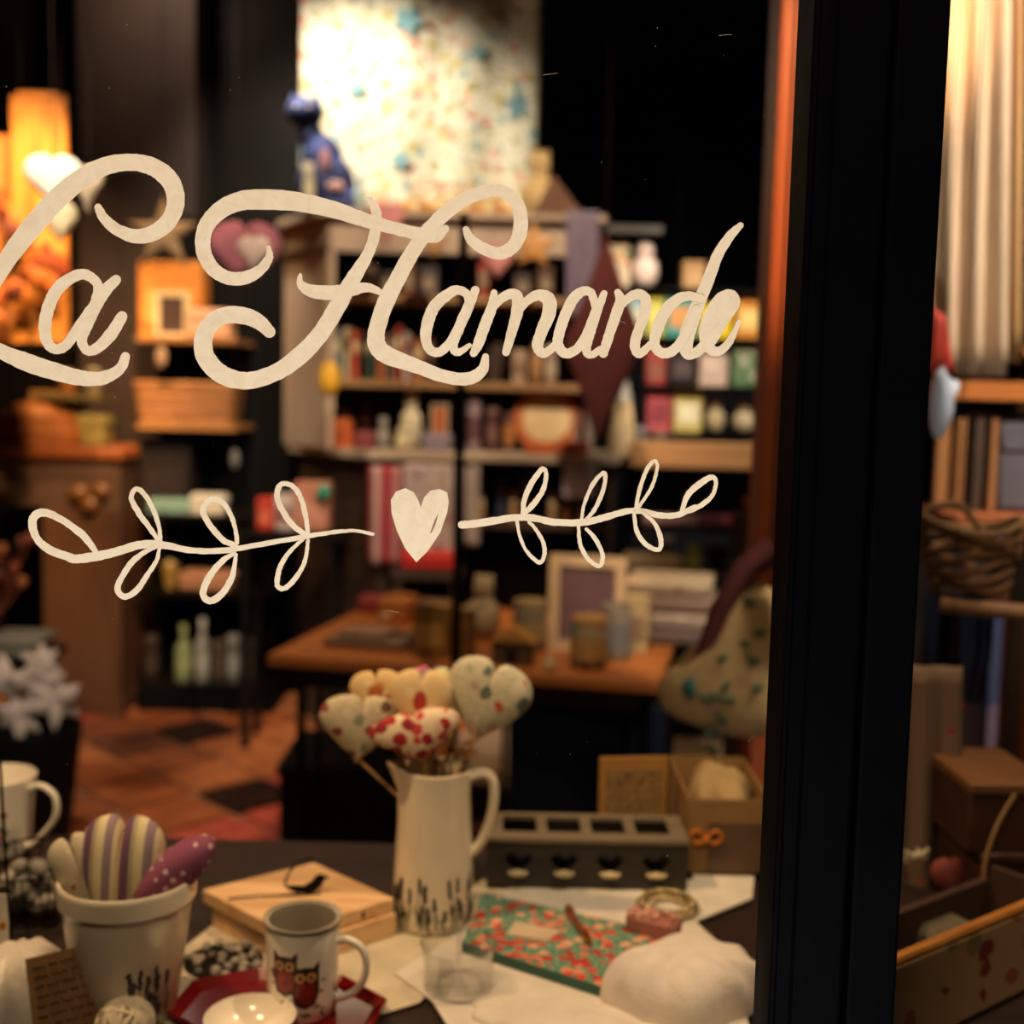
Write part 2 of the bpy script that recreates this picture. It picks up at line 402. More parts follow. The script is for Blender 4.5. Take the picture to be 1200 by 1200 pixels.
structure('pavement', MB().box((0, -.9, -.08), (8, 3.4, .1)), mat('3b3a3a', .9, scale=6))

# ------------------------------------------------------------------ painted lettering on the glass
def crs(pts, sub=7):
    P = [tuple(map(float, p)) for p in pts]; out = []
    for i in range(len(P) - 1):
        a = P[max(i - 1, 0)]; b = P[i]; c = P[i + 1]; d = P[min(i + 2, len(P) - 1)]
        for s in range(sub):
            t = s / sub
            out.append(tuple(.5 * (2 * b[k] + (c[k] - a[k]) * t + (2 * a[k] - 5 * b[k] + 4 * c[k] - d[k]) * t * t + (3 * b[k] - a[k] - 3 * c[k] + d[k]) * t ** 3) for k in range(len(b))))
    out.append(P[-1]); return out
def ribbon(mb, pts, fmap, rough=.35):
    Q = crs(pts); L = []; R = []; n = len(Q)
    for i, (x, y, w_) in enumerate(Q):
        a = Q[max(i - 1, 0)]; b = Q[min(i + 1, n - 1)]
        dx, dy = b[0] - a[0], b[1] - a[1]; l = math.hypot(dx, dy) or 1
        nx, ny = -dy / l, dx / l; wa = w_ / 2 + random.uniform(-rough, rough); wb_ = w_ / 2 + random.uniform(-rough, rough)
        L.append((x + nx * wa, y + ny * wa)); R.append((x - nx * wb_, y - ny * wb_))
    def cap(i, sgn):
        x, y, w_ = Q[i]; a, b = (Q[0], Q[1]) if i == 0 else (Q[-2], Q[-1])
        ang = math.atan2(b[1] - a[1], b[0] - a[0]) + (PI if i == 0 else 0)
        return [(x + w_ / 2 * math.cos(ang + t) , y + w_ / 2 * math.sin(ang + t)) for t in [PI / 2 - PI * k / 6 for k in range(1, 6)]]
    vs = []; fs = []; ev = lambda p, k: fmap(p[0], p[1], k / n)
    for i in range(n): vs += [ev(L[i], i), ev(R[i], i)]
    for i in range(n - 1): fs.append((2 * i, 2 * i + 1, 2 * i + 3, 2 * i + 2))
    c0 = cap(0, 1); c1 = cap(n - 1, 1)
    o = len(vs); vs += [ev(p, 0) for p in c0]; fs.append(tuple([1] + [o + k for k in range(5)] + [0]))
    o = len(vs); vs += [ev(p, n) for p in c1]; fs.append(tuple([2 * n - 2] + [o + k for k in range(5)] + [2 * n - 1]))
    mb.add(vs, fs)
ST = dict(
 L=[[(115,243,9),(122,256,12),(137,269,14),(160,277,17),(184,271,19),(201,254,20),(206,232,21),(198,210,22),(178,195,21),(150,190,20),(120,196,22),(92,212,24),(64,236,25),(36,268,25),(12,299,22),(-10,335,20),(-25,370,19),(-22,398,17),(0,411,17),(30,424,21),(60,434,21),(95,443,18),(120,443,16),(140,433,13),(147,418,11)]],
 a=[[(112,352,11),(115,335,11),(105,324,12),(92,322,13),(72,334,15),(60,352,15),(53,378,15),(55,400,13),(65,409,12),(78,404,12),(92,384,13),(107,362,12)],[(136,328,12),(122,342,15),(110,362,16),(100,384,15),(96,400,12),(103,411,11),(115,407,13),(130,392,15),(143,371,13)]],
 H=[[(315,290,5),(315,303,10),(303,318,13),(285,326,16),(265,325,16),(247,312,17),(238,290,18),(242,265,19),(260,245,21),(285,235,23),(312,234,24),(345,236,23),(385,244,20),(425,257,17),(460,267,15),(490,274,15),(510,277,15),(522,268,9)],
    [(434,234,8),(441,250,12),(439,275,13),(430,300,14),(413,328,18),(395,360,20),(375,392,20),(350,418,21),(322,437,20),(290,446,20),(262,440,22),(243,422,22),(238,402,22),(245,382,20),(262,370,20),(285,370,20),(303,377,18),(316,389,14)],
    [(352,322,4),(352,332,9),(362,340,14),(382,343,17),(408,341,15),(430,337,11),(449,344,7)],
    [(546,269,8),(552,281,12),(566,291,14),(585,297,15),(602,288,16),(610,268,17),(608,243,16),(596,228,15),(578,223,15),(550,231,16),(524,248,17),(500,272,17),(482,298,18),(467,325,19),(452,355,20),(442,385,20),(442,405,21),(455,417,21),(485,428,17),(520,441,15),(548,444,15),(565,434,13),(569,418,8)]],
 a1=[[(550,358,9),(547,345,10),(536,340,11),(525,345,13),(510,358,14),(502,376,14),(499,395,13),(504,410,11),(516,412,11),(530,398,11),(541,375,11),(551,352,11)],[(557,340,10),(549,360,12),(538,385,12),(531,404,11),(536,413,9),(550,405,6)]],
 m=[[(579,343,8),(577,358,12),(568,382,13),(560,404,12),(555,414,9)],[(570,372,9),(582,355,10),(596,345,12),(606,348,14),(606,365,14),(600,388,12),(593,413,9)],[(603,372,10),(615,355,10),(630,346,13),(643,351,16),(643,368,16),(635,388,14),(630,406,13),(638,414,11),(652,403,9)]],
 a2=[[(697,358,9),(693,344,10),(684,341,11),(672,350,13),(663,368,13),(656,388,13),(654,404,12),(663,414,12),(677,408,11),(689,388,11),(699,362,11)],[(708,344,8),(700,364,11),(692,388,12),(687,408,11),(692,416,9),(704,409,8)]],
 n=[[(724,343,9),(727,352,12),(722,368,13),(714,392,12),(707,414,11)],[(720,370,8),(732,353,10),(746,345,12),(756,350,13),(756,366,13),(748,388,12),(744,405,12),(749,415,10),(762,404,9)]],
 d=[[(822,350,10),(806,347,11),(792,352,13),(779,366,14),(770,386,14),(767,404,12),(777,414,12),(792,408,12),(806,386,11),(816,362,10)],[(868,264,7),(856,276,11),(842,297,13),(833,320,14),(823,345,15),(812,372,17),(804,398,18),(806,414,14),(820,410,12),(836,388,12)]],
 e=[[(834,398,14),(845,375,18),(858,355,18),(856,346,14),(845,352,18),(834,370,18),(828,390,18),(830,406,14),(842,412,11),(855,400,9),(866,377,5)]],
)
pxm = GY / F_PX
PM = paint_mat(); GS = GY - .0030
lay = [0]
def gmap(org, base):
    def f(x, y, t):
        p = W(x, y, GS); return (p.x - org.x, -(base + t * .00004), p.z - org.z)
    return f
def lettering(name, label, cat, groups, org_px, pnames):
    org = W(*org_px, GS)
    r = thing(name, label, cat, org)
    for k, (pn, strokes) in enumerate(groups):
        mb = MB()
        for st in strokes:
            lay[0] += 1; ribbon(mb, st, gmap(org, .00006 * (1 + lay[0] % 9)))
        part(pn, mb, PM, r, smooth='keep')
    return r
lettering('shop_name_lettering', 'large cream hand-painted script words reading La Hamande on the glass', 'lettering',
          [('letter', ST[k]) for k in ('L', 'a', 'H', 'a1', 'm', 'a2', 'n', 'd', 'e')], (430, 420), None)
lb = [('leaf', [[(112,646,6),(98,628,9),(77,612,8),(58,602,9),(44,602,10),(38,613,10),(44,632,9),(60,645,10),(85,654,10)]]),
      ('stem', [[(80,653,9),(88,655,10),(112,652,11),(135,647,10),(162,639,10),(187,638,9),(225,645,7),(262,645,7),(300,639,6),(350,630,6),(387,624,5),(417,622,4),(437,626,4)]]),
      ('leaf', [[(186,634,5),(175,618,6),(162,600,7),(154,583,6),(160,573,6),(170,580,6),(180,598,6),(187,620,5),(188,634,5)]]),
      ('leaf', [[(183,641,4),(168,648,6),(152,662,7),(138,688,7),(146,699,7),(160,692,7),(174,672,6),(184,656,5),(187,642,4)]]),
      ('leaf', [[(276,639,6),(262,633,7),(246,615,7),(238,598,7),(246,586,7),(260,588,6),(270,602,6),(276,620,5),(278,636,5)]]),
      ('leaf', [[(275,648,4),(260,658,7),(246,675,8),(238,695,8),(246,704,8),(260,696,8),(272,676,7),(277,650,4)]]),
      ('leaf', [[(358,626,6),(344,616,7),(332,600,7),(325,582,7),(329,568,6),(342,569,6),(352,582,6),(358,603,6),(361,623,5)]]),
      ('leaf', [[(355,632,4),(340,646,5),(328,665,6),(325,686,6),(334,689,6),(346,678,6),(357,658,5),(361,633,4)]])]
_r = random.Random(77); dm = MB()
for i in range(60):
    p = W(_r.uniform(0, 905), _r.uniform(0, 1150), GY - .0030); dm.ball(p, _r.uniform(.00015, .00042), 3)
    if i % 9 == 0: dm.tube([p, p + Vector((_r.uniform(-.01, .01), 0, _r.uniform(-.003, .003)))], .00012, 4)
solo('dust_specks', 'tiny pale dust specks and fine scratches on the shop window glass', 'dust', dm, mat('b8aa98', .8), (0, 0, 0), kind='stuff', smooth='keep')
lettering('painted_leaf_branch', 'cream painted branch with open loop leaves on the glass, left of the heart', 'window decoration', lb, (240, 645), None)
rb = [('stem', [[(541,615,9),(562,613,9),(600,607,8),(625,607,8),(650,612,8),(685,612,8),(710,606,8),(735,599,7),(752,599,7),(775,604,7),(795,603,7),(815,594,6)]]),
      ('leaf', [[(799,599,5),(806,580,7),(820,567,8),(834,559,6),(839,565,5),(835,580,5),(822,592,6),(808,599,5)]]),
      ('leaf', [[(613,603,5),(614,588,6),(622,568,7),(635,550,6),(640,556,5),(636,575,6),(624,592,7),(614,602,5)]]),
      ('leaf', [[(606,610,4),(609,628,4),(618,647,4),(632,659,5),(638,650,5),(636,634,5),(626,618,4),(620,612,4)]]),
      ('leaf', [[(681,611,4),(685,590,4),(695,567,5),(708,554,5),(708,570,5),(698,595,5),(685,611,4)]]),
      ('leaf', [[(678,616,4),(680,638,5),(690,656,5),(703,663,5),(706,650,5),(698,632,5),(687,620,4)]]),
      ('leaf', [[(745,596,4),(750,572,5),(758,550,5),(767,540,4),(770,548,4),(764,570,4),(749,593,4)]]),
      ('leaf', [[(743,600,4),(746,622,5),(757,638,6),(772,644,5),(774,630,6),(766,612,5),(752,600,4)]])]
lettering('painted_leaf_branch', 'cream painted branch with open loop leaves on the glass, right of the heart', 'window decoration', rb, (690, 610), None)
ho = [(488,659),(475,643),(465,622),(459,602),(458,586),(464,576),(475,572),(485,577),(490,586),(493,594),(497,583),(504,575),(515,573),(524,577),(526,588),(524,601),(516,624),(502,645)]
hole = [(514,601),(509,610),(504,625),(506,624),(511,613),(513,605)]
org = W(490, 615, GS); allp = ho + hole
tr_ = tessellate_polygon([[Vector((x, -y, 0)) for x, y in ho], [Vector((x, -y, 0)) for x, y in hole]])
mbh = MB(); hf = gmap(org, .0002); mbh.add([hf(x, y, 0) for x, y in allp], [tuple(t) for t in tr_])
solo('painted_heart', 'solid cream painted heart on the glass between two leaf branches', 'window decoration', mbh, PM, org, smooth='keep')
# ------------------------------------------------------------------ window display (foreground)
ZD = .85
def od(px, py, z=ZD): return atz(px, py, z)
def hgt(loc, px, py): return W(px, py, loc[1]).z - loc[2]
def pol(o, pts, z): return [((q := atz(px, py, z)).x - o[0], q.y - o[1]) for px, py in pts]
dk = wood('24130a', '140a05', 'x', 3, .55)
t = thing('display_platform', 'dark brown wooden window platform under the mugs, jug and notebook', 'display stand', (-.9, 1.3, 0))
part('top_board', MB().box((.55, .01, ZD - .018), (2.9, .80, .03)), dk, t, bevel=.003)
for x in (-.85, .5, 1.9):
    part('leg', MB().box((x, .05, (ZD - .033) / 2), (.06, .6, ZD - .033)), dk, t)
CREAM = mat('e9dcc4', .25, var=.05, scale=12, bump=0, coat=.5)
PORC = mat('efe6d6', .18, var=.03, bump=0, coat=.6)
linen = mat('d8cfc2', .9, var=.07, scale=30, bump=.5)
o0 = od(380, 1150)
solo('paper_sheet', 'cream paper sheet under the owl mug and the gift box', 'paper', MB().plate(pol(o0, [(205,1120),(262,1075),(480,1078),(566,1032),(606,1036),(520,1140),(492,1176),(445,1190),(400,1225),(300,1240),(190,1215)], ZD), 0, .0015), mat('c9bda4', .8, scale=25), o0, smooth=False)
o0 = od(700, 1120)
def sheetz(x, y): return .003 + .003 * math.sin(x * 60) * math.sin(y * 50)
solo('paper_sheet', 'white cloth-like sheet under the flowered notebook and glass dish', 'cloth', MB().plate(pol(o0, [(606,1036),(812,1034),(812,1014),(886,1008),(881,1056),(815,1083),(862,1130),(884,1240),(545,1240),(506,1176),(462,1144),(520,1110)], ZD), .0018, .0042), linen, o0, smooth=False)

def conform(mb, rf, th, z, pts, off, rings=3):
    n = len(pts); vs = []; fs = []
    for j in range(rings + 1):
        s = (j / rings)
        for u, v in pts:
            zz = z + v * s; r = rf(zz) + off; a = th + u * s / r
            vs.append((r * math.cos(a), r * math.sin(a), zz))
    for j in range(rings):
        for k in range(n): fs.append((j * n + k, j * n + (k + 1) % n, (j + 1) * n + (k + 1) % n, (j + 1) * n + k))
    mb.add(vs, fs)
def ell(a, b, rot=0, n=12, cx=0, cy=0):
    c, s = math.cos(rot), math.sin(rot)
    return [(cx + a * math.cos(2 * PI * k / n) * c - b * math.sin(2 * PI * k / n) * s, cy + a * math.cos(2 * PI * k / n) * s + b * math.sin(2 * PI * k / n) * c) for k in range(n)]
def prof_r(prof):
    P = sorted((z, r) for r, z in prof)
    def f(z):
        for (z0, r0), (z1, r1) in zip(P, P[1:]):
            if z0 <= z <= z1: return r0 + (r1 - r0) * (z - z0) / max(z1 - z0, 1e-6)
        return P[-1][1]
    return f
def stems(rf, H, th0, spread, n, seed, parent, lo=.02):
    R = random.Random(seed); ms = MB(); mf = MB(); ml = MB()
    for i in range(n):
        th = th0 + R.uniform(-spread, spread); hh = H * R.uniform(.25, 1); z0 = lo
        tilt = R.uniform(-.15, .15)
        conform(ms, rf, th, z0 + hh / 2, ell(.0007, hh / 2, tilt, 8), .0006, 2)
        for q in range(R.randint(3, 5)):
            s = 1 - q * .09
            conform(mf, rf, th - tilt * hh * s / rf(z0) * .5 + R.uniform(-.01, .01), z0 + hh * s, ell(.0022, .0038, R.uniform(-.7, .7), 8), .0009 + q * .00008, 2)
        if R.random() < .8: conform(ml, rf, th + R.uniform(-.04, .04), z0 + hh * .35, ell(.0014, .011, R.uniform(-.5, .5), 8), .0007, 2)
    part('printed_stems', ms, mat('6a5c38', .4), parent); part('printed_flowers', mf, mat('332c2e', .4, var=.4, scale=90), parent); part('printed_leaves', ml, mat('4a5640', .4), parent)

# --- jug
jl = od(507, 1080); H = hgt(jl, 505, 899)
jug = thing('jug', 'tall cream ceramic jug printed with dark meadow stems, holding fabric hearts', 'jug', jl, 0)
jp = [(.040, 0), (.047, .004), (.0505, .02), (.0505, .045), (.048, .09), (.0455, .13), (.044, .17), (.0450, H)]
def spoutify(mb, ang, amt, H, z0):
    out = []
    for x, y, z in mb.v:
        a = math.atan2(y, x); d = abs((a - ang + PI) % (2 * PI) - PI); f = max(0, 1 - d / .55) ** 1.5 * max(0, (z - z0) / (H - z0)) ** 1.6
        r = math.hypot(x, y); k = (r + amt * f) / max(r, 1e-6) if r > .01 else 1
        out.append((x * k, y * k, z + amt * .45 * f))
    mb.v = out; return mb
b = MB().lathe([(1e-5, 0)] + jp + [(.0435, H + .001), (.042, H - .003), (.0425, .17), (.044, .13), (.045, .05), (.03, .012), (1e-5, .01)], 64)
part('body', spoutify(b, PI * 1.02, .017, H, H * .8), CREAM, jug)
hp = [(.040, 0, H - .012), (.052, 0, H - .006), (.063, 0, H - .006), (.071, 0, H - .014), (.073, 0, H - .035), (.070, 0, H - .06), (.062, 0, H - .085), (.053, 0, H - .10), (.046, 0, H - .107)]
hb = MB().tube(crs(hp, 5), .0065, 12); hb.v = [(x, y * 1.5, z) for x, y, z in hb.v]; part('handle', hb, CREAM, jug)
stems(prof_r(jp), .065, -PI / 2, 1.3, 30, 4, jug, .008)
# --- fabric hearts on sticks
def stickheart(px, py, wp, hp_, tilt, m, label, dy=0, yaw=0, th=.012, trim=None):
    c = W(px, py, jl.y + dy); k = jl.y / F_PX
    t = thing('fabric_heart', label, 'heart decoration', c, 0, 'fabric hearts in the jug')
    mm = Euler((0, tilt, yaw)).to_matrix().to_4x4()
    part('heart', MB().puff([(x, z + .002) for x, z in heart(wp * k, hp_ * k)], th, mtx=mm), m, t)
    foot = Vector((jl.x + random.uniform(-.012, .012) - c.x, jl.y - c.y + random.uniform(-.01, .01), jl.z + .05 - c.z))
    part('stick', MB().tube([mm @ Vector((0, 0, -hp_ * k * .38)), (foot * .5 + Vector((-c.x + jl.x, 0, -.01)) * .25), foot], .0018, 6), wood('b48a55', '80592f', 'z', 30), t)
    if trim:
        mt = MB()
        for (u, v, a, bq) in trim[1]:
            mt.add([tuple(mm @ Vector(p)) for p in [(u + x, -th * .9 - .0009, v + z) for x, z in ell(a, bq)]] + [tuple(mm @ Vector((u, -th - .0018, v)))], [(12, i, (i + 1) % 12) for i in range(12)])
        part('print_patch', mt, mat(trim[0], .8), t)
stickheart(505, 812, 60, 60, .0, floral('77707a', ['c2607a', '8f8aa0'], 60, .5), 'small grey and pink patterned fabric heart at the back centre of the jug', .03, .1)
stickheart(530, 822, 60, 78, -.08, floral('c9c490', ['d8d2a8'], 60, .4), 'plain pale yellow fabric heart standing behind between the centre and right hearts', .025, 0)
stickheart(443, 822, 66, 70, -.12, floral('d6b680', ['c98a4e', 'e2cca2'], 45, .4), 'ochre-cream fabric heart with an orange ring print, upper left in the jug', .012, 0, trim=('bd6a3a', [(0, .014, .010, .010)]))
stickheart(466, 852, 62, 62, .1, mat('9a8f92', .9), 'plain grey-mauve fabric heart low behind the red printed one', .008, 0)
stickheart(421, 858, 100, 82, .10, floral('c6b698', ['8a4038', '858a70', 'd0c2a6', '6a4a3a'], 48, .36, leaf='b8ac8e', leafthr=.05), 'greenish cream sprigged fabric heart leaning furthest left out of the jug', -.008, .25)
stickheart(568, 828, 104, 106, .26, floral('cac0a4', ['b8503c', '5f6a60', 'a8a890', 'b89a88', 'd8ceb4'], 42, .38, leaf='b2b29a', leafthr=.05), 'largest pale grey-green sprigged fabric heart leaning right out of the jug', 0, -.2, .015)
stickheart(492, 833, 74, 92, .05, floral('dfc08c', ['e6cea2'], 50, .4), 'cream fabric heart with a single red oval print at the centre of the jug', -.004, 0, trim=('b5382c', [(.0, .014, .0085, .014)]))
stickheart(489, 866, 108, 60, -.20, floral('e6cfae', ['a61c26', 'c43a3c', '8a1420', 'e0b8a0'], 60, .52), 'wide red-flowered fabric heart lying lowest over the jug rim', -.03, .1, .014)
mb = MB()
for i in range(14):
    a = W(530 + random.uniform(-35, 25), 895, jl.y); q = W(535 + random.uniform(-30, 30), 872 + random.uniform(-8, 20), jl.y - random.uniform(0, .03)); m_ = (a + q) / 2 + Vector((random.uniform(-.01, .01), 0, .008))
    mb.tube(crs([tuple(a), tuple(m_), tuple(q)], 4), .0011, 5)
o = solo('raffia_tie', 'tan raffia twists around the sticks at the jug mouth', 'raffia', mb, mat('9a6e3c', .8), (0, 0, 0)); o['kind'] = 'stuff'

# --- owl mug on red tray
tl = od(326, 1192)
tray = thing('tray', 'dark red glossy octagonal tray under the owl mug and white bowl', 'tray', tl, math.radians(-8))
octo = lambda rx, ry, c=.45: [(rx, -ry * c), (rx, ry * c), (rx * c, ry), (-rx * c, ry), (-rx, ry * c), (-rx, -ry * c), (-rx * c, -ry), (rx * c, -ry)]
redm = mat('6e0a0a', .15, var=.1, bump=0, coat=.8)
part('base', MB().plate(octo(.095, .062), .0015, .006), redm, tray)
rim = MB(); A, B_ = octo(.095, .062), octo(.108, .075)
rim.add([(x, y, .004) for x, y in A] + [(x, y, .014) for x, y in B_] + [(x * 1.01, y * 1.01, .011) for x, y in B_] + [(x, y, .0015) for x, y in A], [(k + a * 8, (k + 1) % 8 + a * 8, (k + 1) % 8 + (a + 1) * 8, k + (a + 1) * 8) for a in range(3) for k in range(8)])
part('rim', rim, redm, tray, smooth=False)
ml_ = od(354, 1183, ZD + .006); MH = hgt(ml_, 352, 1079); MR = 45 * ml_.y / F_PX
mug = thing('mug', 'white mug printed with two red and brown owls, standing on the red tray', 'mug', ml_)
mp = [(MR * .86, .0003), (MR * .93, .004), (MR * .95, .02), (MR * .98, MH * .8), (MR * 1.0, MH)]
part('body', MB().lathe([(1e-5, .0003)] + mp + [(MR * .985, MH + .0015), (MR * .93, MH - .001), (MR * .9, .012), (1e-5, .01)], 64), PORC, mug)
part('strainer', MB().lathe([(MR * 1.06, MH + .0035), (MR * 1.05, MH + .0055), (MR * .90, MH + .004), (MR * .86, MH - .005), (MR * .84, .03), (1e-5, .028)], 48), mat('b9b09c', .25, metal=.45, var=.1, bump=0), mug, label='steel strainer lining the mug')
hb = MB().tube(crs([(MR * .9, 0, MH * .80), (MR * 1.25, 0, MH * .84), (MR * 1.68, 0, MH * .74), (MR * 1.78, 0, MH * .52), (MR * 1.55, 0, MH * .30), (MR * 1.2, 0, MH * .20), (MR * .9, 0, MH * .17)], 5), .0042, 10)
part('handle', hb, PORC, mug, rot=(0, 0, -.15))
rf = prof_r(mp)
D, Rr, Cc, G, Bk = MB(), MB(), MB(), MB(), MB()
for (du, zz, s, fl_) in ((-.32, .056, 1.0, 0), (.26, .044, 1.05, 1)):
    th = -PI / 2 + du
    conform(D, rf, th, zz * 1.0, [(x * s * .014, z * s) for x, z in [(0, -.024), (.7, -.02), (1.0, -.006), (.95, .008), (1.0, .024), (.5, .018), (0, .019), (-.5, .018), (-1.0, .024), (-.95, .008), (-1.0, -.006), (-.7, -.02)]], .0005)
    conform(Rr, rf, th, zz - .007, ell(.0105 * s, .013 * s), .0008)
    for e in (-1, 1):
        conform(Cc, rf, th + e * .0058 / MR, zz + .009, ell(.0052 * s, .0052 * s), .0010); conform(Bk, rf, th + e * .0055 / MR, zz + .009, ell(.002, .002), .0013)
    conform(Bk, rf, th, zz + .004, [(-.0016, .002), (.0016, .002), (0, -.002)], .0013)
for i in range(10): conform(G, rf, -PI / 2 + random.uniform(-.8, .8), random.uniform(.010, .024), ell(.004, .0016, random.uniform(-1, 1), 8), .0004)
for i in range(7): conform(Rr, rf, -PI / 2 + random.choice((-.75, .72, .85)) + random.uniform(-.08, .08), random.uniform(.03, .07), ell(.002, .002, 0, 8), .0004)
part('owl_print', D, mat('3a1f16', .4, var=.3, scale=120), mug); part('owl_belly_print', Rr, mat('8e1f1a', .4, var=.3, scale=150), mug)
part('owl_eye_print', Cc, mat('cf9a6a', .4), mug); part('pupil_print', Bk, mat('120c08', .3), mug); part('leaf_print', G, mat('4d5a36', .4), mug)
bl = od(293, 1222, ZD + .006); bh = hgt(bl, 293, 1190)
solo('bowl', 'small white bowl on the red tray, in front of the owl mug', 'bowl', MB().lathe([(1e-5, 0), (.022, 0), (.026, .004), (.042, bh * .7), (.0455, bh), (.044, bh + .001), (.040, bh * .7), (.024, .007), (1e-5, .006)], 48), PORC, bl)

# --- bucket of hearts
kl = od(150, 1188); KH = hgt(kl, 152, 1026); KR = 82 * kl.y / F_PX
pot = thing('flower_pot', 'cream tapered ceramic pot printed with dark stems, filled with stuffed hearts', 'pot', kl)
kp = [(KR * .66, 0), (KR * .70, .003), (KR * .93, KH * .80), (KR * .95, KH * .84), (KR * .99, KH * .86), (KR * 1.0, KH * .97), (KR * 1.0, KH)]
part('body', MB().lathe([(1e-5, 0)] + kp + [(KR * .98, KH + .002), (KR * .93, KH), (KR * .90, KH * .85), (KR * .62, .01), (1e-5, .009)], 64), CREAM, pot)
stems(prof_r(kp), .062, -PI / 2 + .72, .40, 18, 9, pot, .010)
def polka(base, dot, period):
    N = NT('polka_' + base); co = N.coord(); v = N.n('ShaderNodeTexVoronoi', Scale=1 / period, Randomness=.25); N.l(co, v.inputs['Vector'])
    m = N.n('ShaderNodeMath', _operation='LESS_THAN'); N.l(v.outputs['Distance'], m.inputs[0]); m.inputs[1].default_value = .24
    N.l(N.mix(m.outputs[0], h(base), h(dot)), N.b.inputs['Base Color']); N.b.inputs['Roughness'].default_value = .9; return N.m
def puffheart(name, label, px, py, Y, wp, hp_, rot, m, th, group='stuffed hearts in the pot'):
    k = Y / F_PX
    return solo(name, label, 'heart decoration', MB().puff(heart(wp * k, hp_ * k), th, K=8), m, W(px, py, Y), rot=rot, group=group)
puffheart('stuffed_heart', 'small cream speckled stuffed heart at the left of the pot', 94, 1030, kl.y - .005, 62, 110, (0, -.25, .5), floral('b9ab93', ['8a5a4a', 'd0c4ac'], 90, .2), .016)
puffheart('stuffed_heart', 'large stuffed heart with purple and cream stripes upright in the pot', 142, 1034, kl.y, 104, 158, (-.05, .04, .05), stripes(['cfc294', 'd6c8a4', '8f7b84', '8b7680', 'cdbc98', 'c2ad8c', '6d4a62', '6a4860', 'a89a84'], .040, 'x', off=.58), .026)
k = kl.y / F_PX
solo('stuffed_heart', 'plum stuffed heart with white polka dots leaning right in the pot', 'heart decoration', MB().puff([(x, z) for x, z in ell(26 * k, 62 * k, 0, 30)], .022, K=8), polka('824460', 'c8b0b4', .0120), W(203, 1022, kl.y - .004), rot=(0, .88, .2), group='stuffed hearts in the pot')

# --- kraft card, rope ball, cloth, left mug, wire basket
KR_ = mat('80603a', .9, var=.12, scale=40)
cl = od(108, 1222); card = thing('kraft_card', 'brown kraft card with handwriting leaning on the cream pot', 'card', cl, math.radians(20), rot=(-.18, -.10, math.radians(22)))
k = cl.y / F_PX; cw, chh = 128 * k, 118 * k
part('sheet', MB().box((0, 0, chh / 2), (cw, .0012, chh)), KR_, card, smooth=False)
hw = MB(); R = random.Random(3)
for row in range(8):
    x = -cw * .44; z = chh * (.90 - row * .10)
    while x < cw * (.12 + R.uniform(-.12, .12)):
        L_ = R.uniform(.006, .016); hw.tube(crs([(x + L_ * q / 5, -.0011, z + .0018 * (-1) ** q * R.uniform(.3, 1) + x * .03) for q in range(6)], 2), .0005, 4); x += L_ + .003
part('handwriting', hw, mat('1d130c', .8), card)
def yarn(name, label, loc, r, m, n=26, seed=1, squash=.85):
    R = random.Random(seed); mb = MB().ball((0, 0, r * squash), (r * .93, r * .93, r * .93 * squash), 10)
    for i in range(n):
        ax = Vector((R.gauss(0, 1), R.gauss(0, 1), R.gauss(0, 1))).normalized(); u = ax.orthogonal().normalized(); v = ax.cross(u)
        mb.tube([((u * math.cos(a) + v * math.sin(a)) * r * .96 * 1)[:2] + (((u * math.cos(a) + v * math.sin(a)) * r * .96).z * squash + r * squash,) for a in [2 * PI * q / 20 for q in range(20)]], r * .11, 5, closed=True)
    return solo(name, label, 'yarn ball', mb, m, loc)
yl = od(147, 1225); yarn('yarn_ball', 'off-white cotton yarn ball at the foot of the kraft card', yl, 34 * yl.y / F_PX, mat('b8aa92', .9), 30)
wl = od(22, 1190)
def bundle(name, label, loc, wx, wy, hz, m, seed, cat='cloth', folds=5, **kw):
    R = random.Random(seed); ph = [R.uniform(0, 6) for _ in range(6)]
    def f(u, v):
        a = 2 * PI * u; e = v
        rr = math.cos(e * PI / 2) ** .6 * (1 + .10 * math.sin(folds * a + ph[0]) + .05 * math.sin(2 * folds * a + ph[1] + 4 * e))
        z = math.sin(e * PI / 2) ** .8 * hz * (1 + .12 * math.sin(3 * a + ph[2]) * (1 - e))
        return (wx * rr * math.cos(a), wy * rr * math.sin(a), z + .004 * math.sin(9 * a + 7 * e + ph[3]) * math.cos(e * PI / 2) * (hz / .06) * (e > 0))
    return solo(name, label, cat, MB().grid(f, 72, 16), m, loc, **kw)
bundle('folded_cloth', 'bundled white cloth in the bottom left corner', wl, .045, .05, .075, linen, 5)
lm = od(-3, 998); LH = hgt(lm, -3, 910); LR = 46 * lm.y / F_PX
stand = solo('ring_stand', 'short dark wooden block under the left mug', 'stand', MB().solid([(LR * .8, 0), (LR * .8, .002)], 32), dk, lm)
mug2 = thing('mug', 'white mug with red berry print at the left edge of the window', 'mug', lm + Vector((0, 0, .002)))
lp = [(LR * .8, 0), (LR * .86, .004), (LR * .90, LH * .5), (LR, LH)]
part('body', MB().lathe([(1e-5, 0)] + lp + [(LR * .97, LH + .001), (LR * .93, LH - .002), (LR * .82, .012), (1e-5, .01)], 48), PORC, mug2)
part('handle', MB().tube(crs([(LR * .85, 0, LH * .82), (LR * 1.25, 0, LH * .92), (LR * 1.68, 0, LH * .80), (LR * 1.72, 0, LH * .55), (LR * 1.45, 0, LH * .34), (LR * 1.05, 0, LH * .14), (LR * .8, 0, LH * .1)], 5), .0045, 10), PORC, mug2, rot=(0, 0, -.2))
pr, pg_ = MB(), MB(); rf = prof_r(lp)
